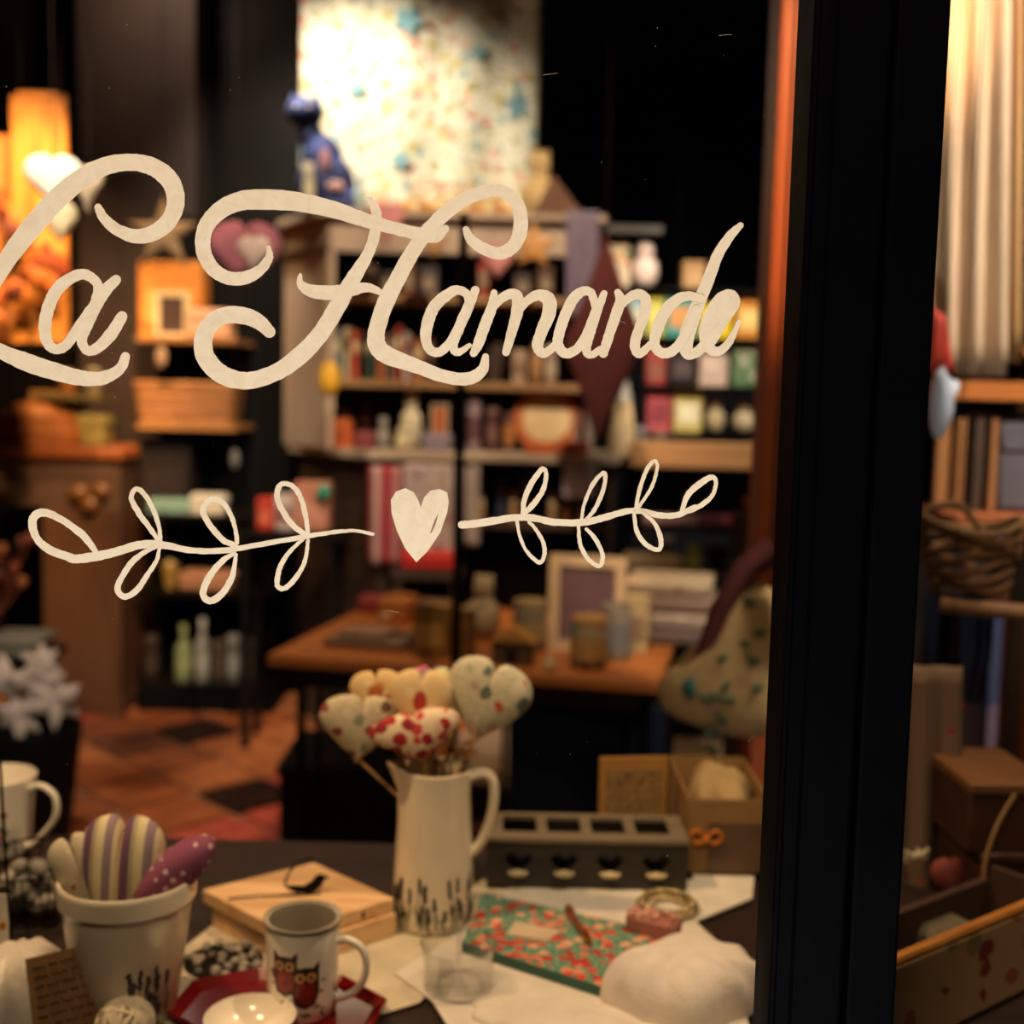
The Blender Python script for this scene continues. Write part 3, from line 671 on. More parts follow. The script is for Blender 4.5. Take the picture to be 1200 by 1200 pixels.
for th, z, s in ((-1.0, .6, .005), (-1.35, .48, .012), (-.95, .15, .004), (-1.05, .3, .004)): conform(pr, rf, th, LH * z, ell(s, s), .0005)
for th, z in ((-.95, .38), (-1.05, .40), (-.9, .2)): conform(pg_, rf, th, LH * z, ell(.003, .006, .6), .0006)
part('berry_print', pr, mat('8a1a14', .4), mug2); part('leaf_print', pg_, mat('3c4a2c', .4), mug2)
# wire basket with dried pods
bl2 = od(38, 1072)
bk = thing('wire_basket', 'black wire basket with grey pebbles, left of the cream pot', 'basket', bl2)
wm = mat('0b0908', .45, metal=.6)
for z, r in ((.004, .048), (.035, .060), (.072, .070)):
    part('wire_hoop', MB().tube([(r * math.cos(a), r * math.sin(a), z) for a in [2 * PI * q / 36 for q in range(36)]], .0016, 6, closed=True), wm, bk)
for q in range(14):
    a = 2 * PI * q / 14; part('wire_rib', MB().tube(crs([(0, 0, .003), (.046 * math.cos(a), .046 * math.sin(a), .005), (.062 * math.cos(a), .062 * math.sin(a), .038), (.073 * math.cos(a), .073 * math.sin(a), .074)], 3), .0011, 5), wm, bk)
R = random.Random(8); pms = [mat(c, .6, var=.3, scale=60) for c in ('8a8378', '5f5a52', 'a2988a')]; pme = [mesh('pebble', MB().ball((0, 0, 0), (.013, .010, .008), 8), m_) for m_ in pms]
for i in range(26):
    rr = .04 * math.sqrt(R.random()); a = R.uniform(0, 6.28)
    o = bpy.data.objects.new('pebble', R.choice(pme)); COL.objects.link(o); o.location = bl2 + Vector((rr * math.cos(a), rr * math.sin(a), .014 + .014 * (i // 7))); o.rotation_euler = (R.random(), R.random(), R.random() * 6)
    tag(o, 'grey pebble in the black wire basket at lower left', 'pebble', 'pebbles in the wire basket')
st = thing('wire_stand', 'thin black wire display stand with a white hang tag at the left edge', 'display stand', od(14, 1205))
s0 = Vector(st.location)
part('upright', MB().tube([W(0, 890, 1.22) - s0, W(6, 1000, 1.22) - s0, W(12, 1080, 1.22) - s0, (0, 0, 0)], .0016, 6), wm, st)
part('foot', MB().tube([(.02 * math.cos(a), .02 * math.sin(a), .002) for a in [2 * PI * q / 20 for q in range(20)]], .0016, 6, closed=True), wm, st)
c = W(-2, 1084, 1.225) - s0
part('hang_tag', MB().box(c, (.026, .001, .068)), mat('ded6c6', .8), st, label='white hang tag')
part('tag_print', MB().ball(c + Vector((.005, -.001, 0)), (.004, .0006, .005), 6), mat('b07a28', .6), st, label='gold print')

# --- pebble trivet
tv = od(262, 1128)
t = thing('twig_mat', 'dark twig and pebble mat between the pot and the gift box', 'mat', tv)
part('backing', MB().solid([(.045, 0), (.045, .002)], 24), mat('1b1510', .9), t)
R = random.Random(2)
for i in range(34):
    rr = .043 * math.sqrt(R.random()); a = R.uniform(0, 6.28)
    q = bpy.data.objects.new('pebble', R.choice(pme)); COL.objects.link(q); q.parent = t; q.location = (rr * math.cos(a), rr * math.sin(a), .005); q.scale = (.5, .5, .6); q.rotation_euler = (0, 0, R.random() * 6)

# --- gift box with metal bird
ZG = ZD + .046; g0 = od(350, 1060, ZG); g0.z = ZD
cs = pol(g0, [(237, 1042), (334, 1092), (462, 1052), (368, 1010)], ZG)
gb = thing('gift_box', 'pale wooden gift box with loose lid, behind the owl mug', 'box', g0)
bw = wood('e6bc8c', 'cf9a66', 'x', 6, .5)
cx = sum(p[0] for p in cs) / 4; cy = sum(p[1] for p in cs) / 4
sc = lambda P, s, dx=0, dy=0: [(cx + (x - cx) * s + dx, cy + (y - cy) * s + dy) for x, y in P]
part('box', MB().plate(sc(cs, .96, .008, -.004), .0016, .028), bw, gb, smooth=False, bevel=.001)
part('lid', MB().plate(cs, .0285, .046), bw, gb, smooth=False, bevel=.002)
fr = Vector((*cs[1], 0)); ri = Vector((*cs[2], 0)); mk = MB()
for s, z in ((.70, .037), (.80, .016), (.45, .036), (.55, .014)):
    p = fr.lerp(ri, s); nrm = (ri - fr).normalized(); nn = Vector((nrm.y, -nrm.x, 0)); e = p + nn * (.0006 if z > .028 else .003 * 1)
    part('inked_mark', MB().ball((e.x, e.y, z), (.0018, .0018, .004), 6), mat('2a2320', .6), gb)
bd = atz(356, 1048, ZG); bird = thing('bird_ornament', 'dark metal bird ornament with wire loop lying on the gift box', 'ornament', bd, math.radians(15))
bo = [(-.024, .013), (-.012, .012), (.0, .010), (.010, .016), (.015, .022), (.020, .024), (.025, .021), (.031, .0195), (.025, .017), (.022, .010), (.014, .003), (.004, .0012), (-.006, .003), (-.014, .008)]
bm_ = mat('1d1914', .5, metal=.7)
part('bird', MB().prism(bo, -.0015, .0015), bm_, bird); part('leg', MB().tube([(.006, 0, .003), (.004, 0, .0008), (.012, 0, .0008)], .0008, 5), bm_, bird)
part('wire_loop', MB().tube(crs([(-.006, .004, .001), (-.022, .006, .012), (-.012, .004, .034), (.008, .004, .043), (.010, .004, .040)], 5), .0014, 6), bm_, bird)
part('twig', MB().tube(crs([(-.09, -.0, .0018), (-.05, -.003, .004), (-.01, -.004, .0012), (.02, -.004, .0015)], 4), .0012, 6), bm_, bird)

# --- glass ring dish
gl = od(537, 1157, ZD + .0042); gh = hgt(gl, 537, 1106); gr = 43 * gl.y / F_PX
gd = thing('glass_dish', 'clear glass ring dish with flared rim and centre post', 'dish', gl)
CG = clear_glass()
part('bowl', MB().lathe([(1e-5, 0), (gr * .9, 0), (gr, .004), (gr * 1.0, gh * .75), (gr * 1.1, gh), (gr * 1.12, gh + .002), (gr * 1.07, gh + .002), (gr * .95, gh * .76), (gr * .93, .007), (1e-5, .005)], 64), CG, gd)
ph_ = hgt(gl, 537, 1062)
part('post', MB().lathe([(.006, .004), (.004, .015), (.003, ph_ - .02), (.006, ph_ - .014), (.0065, ph_ - .008), (.003, ph_ - .001), (1e-5, ph_)], 24), CG, gd)

# --- notebook, pen, pink box, cloth mound, bead bracelet
ZN = ZD + .016; n0 = od(660, 1105, ZN); n0.z = ZD + .0042
nq = [(566, 1046), (542, 1104), (722, 1161), (806, 1098)]
nb = thing('notebook', 'hardcover notebook with red, coral and green flower print, teal edge', 'notebook', n0)
teal = mat('2f5a50', .6)
P0 = pol(n0, nq, ZN)
part('pages', MB().plate([(x * .975, y * .975) for x, y in P0], .0015, .0100), mat('cfc3a4', .8), nb, smooth=False)
part('back_cover', MB().plate(P0, 0, .0015), teal, nb, smooth=False)
part('front_cover', MB().plate(P0, .0100, .0118), floral('7a9c80', ['b5332c', 'd98a6a', 'c8452f', 'e0a384', 'a8302a', 'd66a50'], 72, .48, leaf='2f6a58', leafthr=.08), nb, smooth=False)
e0, e1 = P0[1], P0[2]
part('spine', MB().plate([e0, e1, (e1[0] - .0006, e1[1] - .0016), (e0[0] - .0006, e0[1] - .0016)], 0, .0118), teal, nb, smooth=False)
part('label', MB().plate(pol(n0, [(604, 1080), (594, 1095), (641, 1103), (657, 1091)], ZN), .0119, .0125), mat('c9b49a', .7), nb, label='cream paper label')
a_, b_ = atz(664, 1063, ZN + .005), atz(692, 1105, ZN + .005); dv = (b_ - a_)
pen = thing('pen', 'brown wooden pen with a gold tip lying on the flowered notebook', 'pen', a_)
part('barrel', MB().tube([(0, 0, 0), dv * .05, dv * .5, dv * .8], [.003, .0045, .0048, .0042], 12), wood('7a3d1c', '4a200e', 'z', 30, .3), pen)
part('tip', MB().tube([dv * .8, dv * .84, dv * .97, dv * 1.02], [.0043, .0040, .0022, .0007], 12), mat('d9a441', .25, metal=1.), pen, label='gold tip')
part('clip', MB().tube([Vector((.002, 0, .0055)), dv * .3 + Vector((.002, 0, .0062))], .0009, 6), mat('b9812f', .3, metal=1.), pen)
pk = od(766, 1092, ZD + .0162)
pb = thing('pink_box', 'small pink glitter-topped box on the corner of the notebook', 'box', pk, math.radians(-28))
kk = pk.y / F_PX; R = random.Random(4)
part('body', MB().box((0, 0, .009), (.060, .030, .018), taper=1.06), mat('a5695f', .6), pb, bevel=.002)
cr = MB()
for i in range(34): cr.box((R.uniform(-.028, .028), R.uniform(-.013, .013), .020), (.007, .007, .006), (R.random() * 2, R.random() * 2, R.random() * 2))
part('glitter_top', cr, mat('cf9484', .25, var=.3, scale=200, spec=1.), pb, smooth=False)
cm = od(806, 1168, ZD + .0042); bundle('crumpled_cloth', 'crumpled white cotton cloth mound at the right of the notebook', cm, .086, .070, .056, mat('dcd2c8', .95, var=.06, scale=40, bump=.5), 11, folds=4, rz=.3)
cm2 = od(650, 1200, ZD + .0042); bundle('crumpled_cloth', 'low ripple of white cloth in front of the notebook', cm2, .10, .035, .012, linen, 21, folds=3, rz=-.3)
bl3 = od(782, 1066, ZD + .0042); br = thing('bead_bracelet', 'coiled gold and glass bead bracelet behind the pink box', 'bracelet', bl3)
gm = mat('cdb98a', .12, metal=.7, var=.3, scale=60, bump=0)
for ring, (r, z, n) in enumerate(((.037, .005, 34), (.034, .011, 32), (.024, .006, 22))):
    mb = MB(); 
    for q in range(n): a = 2 * PI * q / n; mb.ball((r * math.cos(a), r * math.sin(a), z), .0036 if q % 3 else .0046, 6)
    part('bead_strand', mb, gm, br)

# --- candle crate
q0 = od(687, 1042, ZD + .0042); CW_ = 243 * q0.y / F_PX; CHh = hgt(q0, 687, 988); CDp = .095
crate = thing('candle_holder', 'grey wooden tealight holder with four heart cut-outs in front', 'candle holder', q0 + Vector((0, CDp / 2, 0)), math.radians(.6))
gw = wood('2e2821', '211c17', 'x', 5, .6); gwt = wood('776a56', '5c5142', 'x', 5, .6)
def holed(mb, outer, holes, f, d0, d1):
    loops = [outer] + holes; allp = [p for L in loops for p in L]; n = len(allp)
    tris = tessellate_polygon([[Vector((x, y, 0)) for x, y in L] for L in loops])
    vs = [f(x, y, d0) for x, y in allp] + [f(x, y, d1) for x, y in allp]
    fs = [tuple(t) for t in tris] + [tuple(n + i for i in t[::-1]) for t in tris]; o = 0
    for L in loops:
        m_ = len(L); fs += [(o + i, o + (i + 1) % m_, n + o + (i + 1) % m_, n + o + i) for i in range(m_)]; o += m_
    mb.add(vs, fs); return mb
xs = [-.375, -.125, .125, .375]
rect = lambda cx_, cy_, w_, h_: [(cx_ - w_ / 2, cy_ - h_ / 2), (cx_ + w_ / 2, cy_ - h_ / 2), (cx_ + w_ / 2, cy_ + h_ / 2), (cx_ - w_ / 2, cy_ + h_ / 2)]
part('front_board', holed(MB(), rect(0, CHh / 2, CW_, CHh), [[(x * CW_ * .92 + u, CHh * .52 + v) for u, v in heart(.036, .032)] for x in xs], lambda x, y, d: (x, d, y), -CDp / 2, -CDp / 2 + .006), gw, crate, smooth=False)
part('top_board', holed(MB(), rect(0, 0, CW_ * 1.01, CDp + .004), [rect(x * CW_ * .90, .006, .046, .060) for x in xs], lambda x, y, d: (x, y, d), CHh + .0002, CHh + .006), gwt, crate, smooth=False)
part('back_board', MB().box((0, CDp / 2 - .003, CHh / 2), (CW_, .006, CHh)), gw, crate); part('base_board', MB().box((0, 0, .004), (CW_, CDp - .012, .008)), mat('16120e', .8), crate)
for s in (-1, 1): part('end_board', MB().box((s * (CW_ / 2 - .003), 0, CHh / 2), (.006, CDp - .013, CHh)), gw, crate)
for x in xs: part('ledge', MB().solid([(.012, 0), (.014, .004)], 20, (x * CW_ * .92, -CDp / 2 - .003, CHh * .30), sy=.6), mat('c9b78f', .7), crate, label='pale half-round ledge')
tc = MB().solid([(.016, 0), (.017, .02), (.015, .021)], 20); tcm = mesh('glass_cup', tc, mat('2a2a2c', .1, coat=1.))
for x in xs:
    o = bpy.data.objects.new('tealight_glass', tcm); COL.objects.link(o); o.location = crate.location + Vector((x * CW_ * .90, .004, .0085)); tag(o, ('leftmost', 'second from left', 'third from left', 'rightmost')[xs.index(x)] + ' dark tealight glass inside the grey heart cut-out holder', 'tealight', 'tealight glasses in the holder')
# --- engraved card
e0 = od(740, 1004); ec = thing('engraved_card', 'square brown card with engraved pattern and gold edge behind the candle holder', 'card', e0 + Vector((0, .01, 0)), math.radians(8))
eh = hgt(e0, 740, 889); ew = 84 * e0.y / F_PX
part('board', MB().box((0, 0, eh / 2), (ew, .004, eh)), mat('a87a3c', .5, var=.1), ec, bevel=.001)
part('panel', MB().box((0, -.0025, eh * .46), (ew * .80, .002, eh * .84)), floral('7d5f38', ['8f7047', '6b4f2e'], 60, .3, leaf='9a7a4a', leafthr=.08), ec)
# --- kraft gift tray at right
x0, x1 = Xof(806, 1.60, .9), Xof(900, 1.60, .9); zt = W(850, 937, 1.60).z
kb = thing('kraft_box', 'open brown kraft box holding beige tissue, beside the black window frame', 'box', ((x0 + x1) / 2, 1.70, ZD))
km = mat('8d6a3f', .8, var=.08); w2 = (x1 - x0) / 2; hh = zt - ZD
part('front_panel', MB().box((0, -.10, hh / 2 + .0042), (2 * w2, .003, hh - .0084)), km, kb); part('back_panel', MB().box((0, .10, hh / 2), (2 * w2, .003, hh)), km, kb)
for s in (-1, 1): part('side_panel', MB().box((s * w2, 0, hh / 2), (.003, .197, hh)), km, kb)
part('base_panel', MB().box((0, 0, .008), (2 * w2, .195, .003)), km, kb)
part('label_window', MB().box((.010, -.1025, hh * .40), (w2 * 1.35, .002, hh * .62)), mat('5c4632', .7), kb)
bundle('tissue_bundle', 'crumpled beige tissue in the kraft box', (kb.location.x + .004, 1.70, ZD + hh * .55), w2 * .8, .075, .062, mat('a98f62', .9), 31, folds=4)
rl = Vector((x0 + .024, 1.594, W(830, 985, 1.59).z)); rs = thing('ribbon_bow', 'orange satin bow on the front of the kraft box', 'ribbon', rl)
om = mat('b86a1e', .35)
for s in (-1, 1): part('bow_loop', MB().tube(crs([(0, 0, 0), (s * .012, 0, .012), (s * .022, 0, .004), (s * .012, 0, -.006), (0, 0, 0)], 4), .003, 6), om, rs)
part('bow_knot', MB().ball((0, -.002, 0), .005, 8), om, rs)
# --- items seen through the door pane
dp = thing('display_shelf', 'dark wooden shelf behind the door glass at lower right', 'shelf', (1.1, 1.55, 0))
b0 = W(1056, 1122, 1.16); b1 = W(1205, 1064, 1.30); dv = b1 - b0
lb_ = thing('fabric_lined_basket', 'long box covered in cream fabric with red flowers, lower right corner', 'basket', Vector((b0.x, b0.y, ZD)))
hb_ = b0.z - ZD; yaw = math.atan2(dv.y, dv.x); L_ = math.hypot(dv.x, dv.y) * 1.5
lb_.rotation_euler = (0, 0, yaw)
brn_ = mat('3a2216', .8)
fm = floral('b08e66', ['7a2a1c', '84704a', '9c5436', 'a08a62'], 26, .34, rough=.9)
part('fabric_front', MB().box((L_ / 2 - .05, 0, hb_ * .48), (L_ + .1, .01, hb_ * .96)), fm, lb_, bevel=.004)
part('rim', MB().tube([(-.09, 0, hb_), (L_ / 2, 0, hb_), (L_, 0, hb_)], .006, 8), wood('b97a34', '8a5420', 'x', 10), lb_)
part('end_panel', MB().box((L_, .06, hb_ * .40), (.01, .11, hb_ * .8)), brn_, lb_); part('back_panel', MB().box((L_ / 2 + .02, .12, hb_ * .32), (L_ - .05, .01, hb_ * .64)), brn_, lb_)
bpy.data.objects.remove(dp)
def cbox(name, label, px0, px1, py0, py1, Y, dep, m, rz=0, cat='box', bev=.003, top=None, lid=None, z=None):
    zb = W((px0 + px1) / 2, py1, Y).z if z is None else z; zt = W((px0 + px1) / 2, py0, Y).z
    xa_, xb_ = Xof(px0, Y, zb), Xof(px1, Y, zb); hh = zt - zb
    t = thing(name, label, cat, ((xa_ + xb_) / 2, Y + dep / 2, zb), rz)
    part('body', MB().box((0, 0, hh * .42), (xb_ - xa_, dep, hh * .84)), m, t, bevel=bev); part('lid', MB().box((0, 0, hh * .92), ((xb_ - xa_) * 1.03, dep * 1.03, hh * .16)), lid or m, t, bevel=bev)
    return t
brn = mat('3a1c0e', .6, var=.2)
cbox('brown_box', 'lower dark brown lidded box behind the door glass', 1138, 1230, 1000, 1100, 1.48, .16, brn, .1, z=ZD)
cbox('brown_box', 'upper dark brown lidded box with string, resting on another', 1130, 1230, 918, 1001, 1.48, .16, brn, .04, lid=mat('6a4526', .6))
s_ = W(1190, 930, 1.46)
solo('string_handle', 'pale string hanging across the brown boxes', 'string', MB().tube(crs([tuple(W(x, y, 1.465) - s_) for x, y in ((1190, 930), (1172, 960), (1160, 990), (1154, 1015), (1152, 1040))], 4), .0028, 6), mat('8a6a44', .8), s_)
def hang(name, label, px0, px1, py0, py1, Y, m, cat='fabric', folds=3, amp=.012, skew=0, solid=.002, **kw):
    a = W(px0, py0, Y); b = W(px1, py0, Y); c = W(px0 + skew, py1, Y)
    wd, ht = b.x - a.x, a.z - c.z
    def f(u, v): return ((u - .5) * wd + (c.x - a.x) * v, amp * math.sin(folds * 2 * PI * u + v * .8) * (.4 + .6 * v), -v * ht)
    return solo(name, label, cat, MB().grid(f, 12 * max(1, folds), 14), m, (a + b) / 2, solid=solid, **kw)
hang('flowered_towel', 'greyish linen towel with small red flowers hanging behind the door glass', 1058, 1128, 780, 1085, 1.60, floral('6f5a48', ['8e2a22', '6a5545', '7d6854'], 32, .17), folds=2, amp=.008)
solo('paper_bow', 'small white paper bow in front of the flowered towel', 'bow', MB().puff([(-.018, .010), (-.004, .003), (0, .012), (.006, .004), (.016, .012), (.013, -.008), (.002, -.004), (-.016, -.010)], .003), mat('e8dcc0', .7), W(1075, 1003, 1.57))
solo('fabric_heart', 'dusky pink fabric heart hanging in front of the flowered towel', 'heart decoration', MB().puff(heart(.055, .06), .012), mat('7d3a34', .9), W(1112, 1032, 1.53), rz=.2)
solo('slanted_board', 'pale slanted board behind the pink heart at lower right', 'board', MB().box((0, 0, 0), (.10, .12, .008), (0.25, .32, .2)), wood('7d6444', '5c4630', 'x', 8), W(1108, 1010, 1.66))
solo('pale_dish_cloth', 'grey-green folded cloth beside the long flowered box', 'cloth', MB().box((0, 0, .02), (.09, .10, .04), taper=.8), mat('5f5542', .9), od(1090, 1110), rz=.5, bevel=.01)
# ------------------------------------------------------------------ shop goods: builders
def G(kind, px0, px1, pytop, Y, zb, col, label, name=None, cat=None, dep=None, rz=0, col2=None, group=None, m=None):
    pc = (px0 + px1) / 2; zt = W(pc, pytop, Y).z; xa_ = Xof(px0, Y, zb); xb_ = Xof(px1, Y, zb); w_ = xb_ - xa_; H_ = max(zt - zb, .01)
    d_ = dep or min(w_, .16); loc = ((xa_ + xb_) / 2, Y + d_ / 2, zb)
    m = m or mat(col, .7, scale=14); m2 = mat(col2, .6) if isinstance(col2, str) else (col2 or mat('d8c8a8', .7))
    names = dict(book=('book', 'book'), pack=('packet', 'packet'), bottle=('bottle', 'bottle'), jar=('jar', 'jar'), mug=('mug', 'mug'), tin=('tin', 'tin'), figure=('figurine', 'figurine'), cone=('cone_ornament', 'ornament'), frame=('picture_frame', 'frame'), cloth=('folded_cloth', 'cloth'), bag=('paper_bag', 'bag'), plate=('plate', 'plate'), house=('wooden_house', 'ornament'), bowl=('bowl', 'bowl'), box=('box', 'box'))
    nm, ct = names[kind]; t = thing(name or nm, label, cat or ct, loc, rz, group)
    if kind == 'book':
        part('cover', MB().box((-w_ * .42, 0, H_ / 2), (w_ * .16, d_, H_)).box((w_ * .42, 0, H_ / 2), (w_ * .16, d_, H_)).box((0, -d_ / 2 + .002, H_ / 2), (w_, .004, H_)), m, t, smooth=False)
        part('pages', MB().box((0, .003, H_ / 2), (w_ * .7, d_ * .94, H_ * .96)), mat('c9bc9c', .9), t); part('spine_label', MB().box((0, -d_ / 2 - .0005, H_ * .68), (w_ * .7, .001, H_ * .22)), m2, t)
    elif kind in ('pack', 'box'):
        part('body', MB().box((0, 0, H_ / 2), (w_, d_, H_)), m, t, bevel=min(.006, w_ * .08)); part('label_panel', MB().box((0, -d_ / 2 - .0006, H_ * .42), (w_ * .74, .0012, H_ * .42)), m2, t)
    elif kind == 'bag':
        part('body', MB().box((0, 0, H_ * .43), (w_, d_ * .7, H_ * .86), taper=.96), m, t, bevel=.004); part('folded_top', MB().box((0, 0, H_ * .93), (w_ * .94, d_ * .12, H_ * .14)), m2, t); part('label_panel', MB().box((0, -d_ * .35 - .001, H_ * .42), (w_ * .6, .0012, H_ * .36)), m2, t)
    elif kind == 'bottle':
        r = w_ / 2; part('body', MB().solid([(r * .96, 0), (r, .004), (r, H_ * .55), (r * .85, H_ * .64), (r * .36, H_ * .74), (r * .34, H_ * .88)], 24), m, t); part('cap', MB().solid([(r * .42, H_ * .86), (r * .42, H_ * .99), (r * .36, H_)], 20), m2, t); part('label_band', MB().lathe([(r * 1.01, H_ * .15), (r * 1.01, H_ * .45)], 24), m2, t)
    elif kind in ('jar', 'tin'):
        r = w_ / 2; part('body', MB().solid([(r * .94, 0), (r, .005), (r, H_ * .80), (r * .9, H_ * .86)], 28), m, t); part('lid', MB().solid([(r * .95, H_ * .86), (r * .97, H_ * .98), (r * .9, H_)], 28), m2, t); part('label_band', MB().lathe([(r * 1.01, H_ * .2), (r * 1.01, H_ * .6)], 28), m2, t)
    elif kind == 'mug':
        r = w_ * .42; part('body', MB().lathe([(1e-5, 0), (r * .9, 0), (r, .006), (r, H_), (r * .93, H_), (r * .9, .01), (1e-5, .008)], 28), m, t); part('handle', MB().tube(crs([(r * .95, 0, H_ * .8), (r * 1.5, 0, H_ * .75), (r * 1.55, 0, H_ * .4), (r * .95, 0, H_ * .22)], 4), r * .1, 8), m, t)
        part('print_band', MB().lathe([(r * 1.012, H_ * .2), (r * 1.012, H_ * .7)], 28), m2, t)
    elif kind == 'figure':
        r = w_ / 2; part('body', MB().ball((0, 0, H_ * .33), (r, min(r, d_ / 2), H_ * .34)).ball((0, -r * .1, H_ * .78), (r * .62, r * .55, H_ * .22)).ball((-r * .42, 0, H_ * .93), (r * .2, r * .14, H_ * .09), 6).ball((r * .42, 0, H_ * .93), (r * .2, r * .14, H_ * .09), 6).ball((-r * .7, -r * .3, H_ * .4), (r * .25, r * .25, H_ * .2), 6).ball((r * .7, -r * .3, H_ * .4), (r * .25, r * .25, H_ * .2), 6), m, t, remesh=max(.003, w_ / 22)); part('nose', MB().ball((0, -r * .68, H_ * .76), r * .12, 6), m2, t)
    elif kind == 'cone':
        r = w_ / 2; part('body', MB().solid([(r * .9, 0), (r, H_ * .05), (r * .92, H_ * .2), (r * .55, H_ * .62)], 24), m, t); part('hat', MB().solid([(r * .62, H_ * .60), (r * .5, H_ * .68), (r * .2, H_ * .88), (r * .04, H_)], 24), m2, t); part('nose', MB().ball((0, -r * .72, H_ * .56), r * .16, 8), mat('b98a68', .7), t)
    elif kind == 'frame':
        f_ = w_ * .14; part('frame', holed(MB(), rect(0, H_ / 2, w_, H_), [rect(0, H_ / 2, w_ - 2 * f_, H_ - 2 * f_)], lambda x, y, d: (x, d, y), -.008, .008), m, t, smooth=False); part('picture', MB().box((0, .003, H_ / 2), (w_ - 2 * f_, .004, H_ - 2 * f_)), m2, t)
    elif kind == 'cloth':
        part('folds', MB().box((0, 0, H_ / 2), (w_, d_, H_)), m, t, bevel=min(H_ * .35, .012)); part('top_fold', MB().box((w_ * .03, -.002, H_ * .74), (w_ * 1.02, d_ * 1.02, H_ * .3)), m, t, bevel=min(H_ * .12, .008))
    elif kind == 'plate':
        r = H_ / 2; part('disc', MB().solid([(r * .6, 0), (r, .008), (r, .014)], 36, mtx=Matrix.Translation((0, 0, r)) @ Euler((PI / 2 - .12, 0, 0)).to_matrix().to_4x4()), m, t); part('centre', MB().solid([(r * .72, .0145), (r * .70, .017)], 36, mtx=Matrix.Translation((0, -.001, r)) @ Euler((PI / 2 - .12, 0, 0)).to_matrix().to_4x4()), m2, t)
    elif kind == 'house':
        part('walls', MB().box((0, 0, H_ * .32), (w_ * .86, d_ * .8, H_ * .64)), m, t); part('roof', MB().prism([(-w_ / 2, H_ * .62), (w_ / 2, H_ * .62), (0, H_)], -d_ / 2, d_ / 2), m2, t, smooth=False); part('door', MB().box((0, -d_ * .41, H_ * .2), (w_ * .25, .003, H_ * .38)), mat('20140c', .8), t)
    elif kind == 'bowl':
        r = w_ / 2; part('shell', MB().lathe([(1e-5, 0), (r * .5, 0), (r * .85, H_ * .5), (r, H_), (r * .95, H_), (r * .8, H_ * .5), (1e-5, .006)], 28), m, t); part('contents', MB().ball((0, 0, H_ * .75), (r * .8, r * .8, H_ * .4), 8), m2, t)
    return t
def cord_to(parent, loc, top, m, r=.0015):
    part('hanging_cord', MB().tube([(0, 0, 0), (0, 0, top - loc[2])], r, 5), m, parent)

# ------------------------------------------------------------------ corner dresser in the middle
DY = 5.10
zc = W(560, 531, DY).z; zm = W(540, 447, DY + .05).z; zu = W(560, 345, DY + .05).z; zt_ = W(570, 246, DY).z
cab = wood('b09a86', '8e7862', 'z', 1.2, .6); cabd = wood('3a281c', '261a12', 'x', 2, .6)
dc = thing('corner_dresser', 'tall taupe open dresser with canted side, books and gifts on its shelves', 'dresser', (0, DY, 0))
def fx(px, Y, z): return Xof(px, Y, z)
yb_ = .62
x_fl, x_bl, x_fr = fx(430, DY, zc), fx(338, DY + .45, zc), fx(728, DY, zc)
part('counter_board', MB().plate([(x_fl, 0), (x_fr, 0), (x_fr, yb_), (x_bl, yb_), (x_bl, .45)], zc - .035, zc), wood('b8a48c', '96806a', 'x', 2, .5), dc, smooth=False, bevel=.004)
u_fl, u_bl, u_fr = fx(384, DY + .12, 1.8), fx(333, DY + .5, 1.8), fx(694, DY + .12, 1.8)
v = Vector((u_bl - u_fl, .38, 0)); n_ = Vector((-v.y, v.x, 0)).normalized() * .02
part('canted_side_panel', MB().plate([(u_fl, .12), (u_bl, .50), (u_bl + .03, .50 + .0), (u_fl + .03, .12)], zc, zt_ - .03), cab, dc, smooth=False)
part('side_panel', MB().box((u_fr - .0, .36, (zc + zt_) / 2), (.035, .48, zt_ - zc - .03)), cab, dc)
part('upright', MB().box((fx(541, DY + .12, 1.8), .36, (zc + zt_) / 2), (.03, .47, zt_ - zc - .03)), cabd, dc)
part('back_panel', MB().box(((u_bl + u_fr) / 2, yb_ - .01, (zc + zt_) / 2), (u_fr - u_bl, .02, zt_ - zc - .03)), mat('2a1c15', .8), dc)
for nm, z in (('shelf', zm), ('shelf', zu)):
    part(nm, MB().plate([(u_fl + .03, .13), (u_fr - .02, .13), (u_fr - .02, yb_ - .02), (u_bl + .04, yb_ - .02), (u_bl + .04, .49)], z - .03, z), wood('a07a50', '7c5c3a', 'x', 2, .5), dc, smooth=False)
part('top_board', MB().plate([(u_fl - .03, .06), (fx(712, DY + .06, zt_), .06), (fx(712, DY + .06, zt_), yb_), (u_bl - .03, yb_), (u_bl - .03, .46)], zt_ - .03, zt_), cab, dc, smooth=False, bevel=.004)
part('frieze', MB().box(((u_fl + u_fr) / 2, .125, zt_ - .10), (u_fr - u_fl - .04, .02, .14)), cab, dc)
part('canted_moulding', MB().plate([(u_fl - .01, .10), (u_bl - .015, .49), (u_bl, .50), (u_fl + .005, .12)], zt_ - .17, zt_ - .14), mat('5b4636', .6), dc, smooth=False)
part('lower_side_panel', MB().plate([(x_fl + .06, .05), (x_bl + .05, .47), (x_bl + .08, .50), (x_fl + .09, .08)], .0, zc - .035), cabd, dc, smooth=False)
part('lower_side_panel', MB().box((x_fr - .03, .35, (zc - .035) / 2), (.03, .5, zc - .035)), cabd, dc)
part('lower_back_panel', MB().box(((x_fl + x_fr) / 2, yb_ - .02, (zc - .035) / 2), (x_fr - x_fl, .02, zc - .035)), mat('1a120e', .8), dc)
zl = W(560, 612, DY + .1).z
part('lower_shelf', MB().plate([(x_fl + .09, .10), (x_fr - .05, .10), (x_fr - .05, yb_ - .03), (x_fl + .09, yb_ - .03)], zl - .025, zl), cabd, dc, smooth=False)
Yb = DY + .16
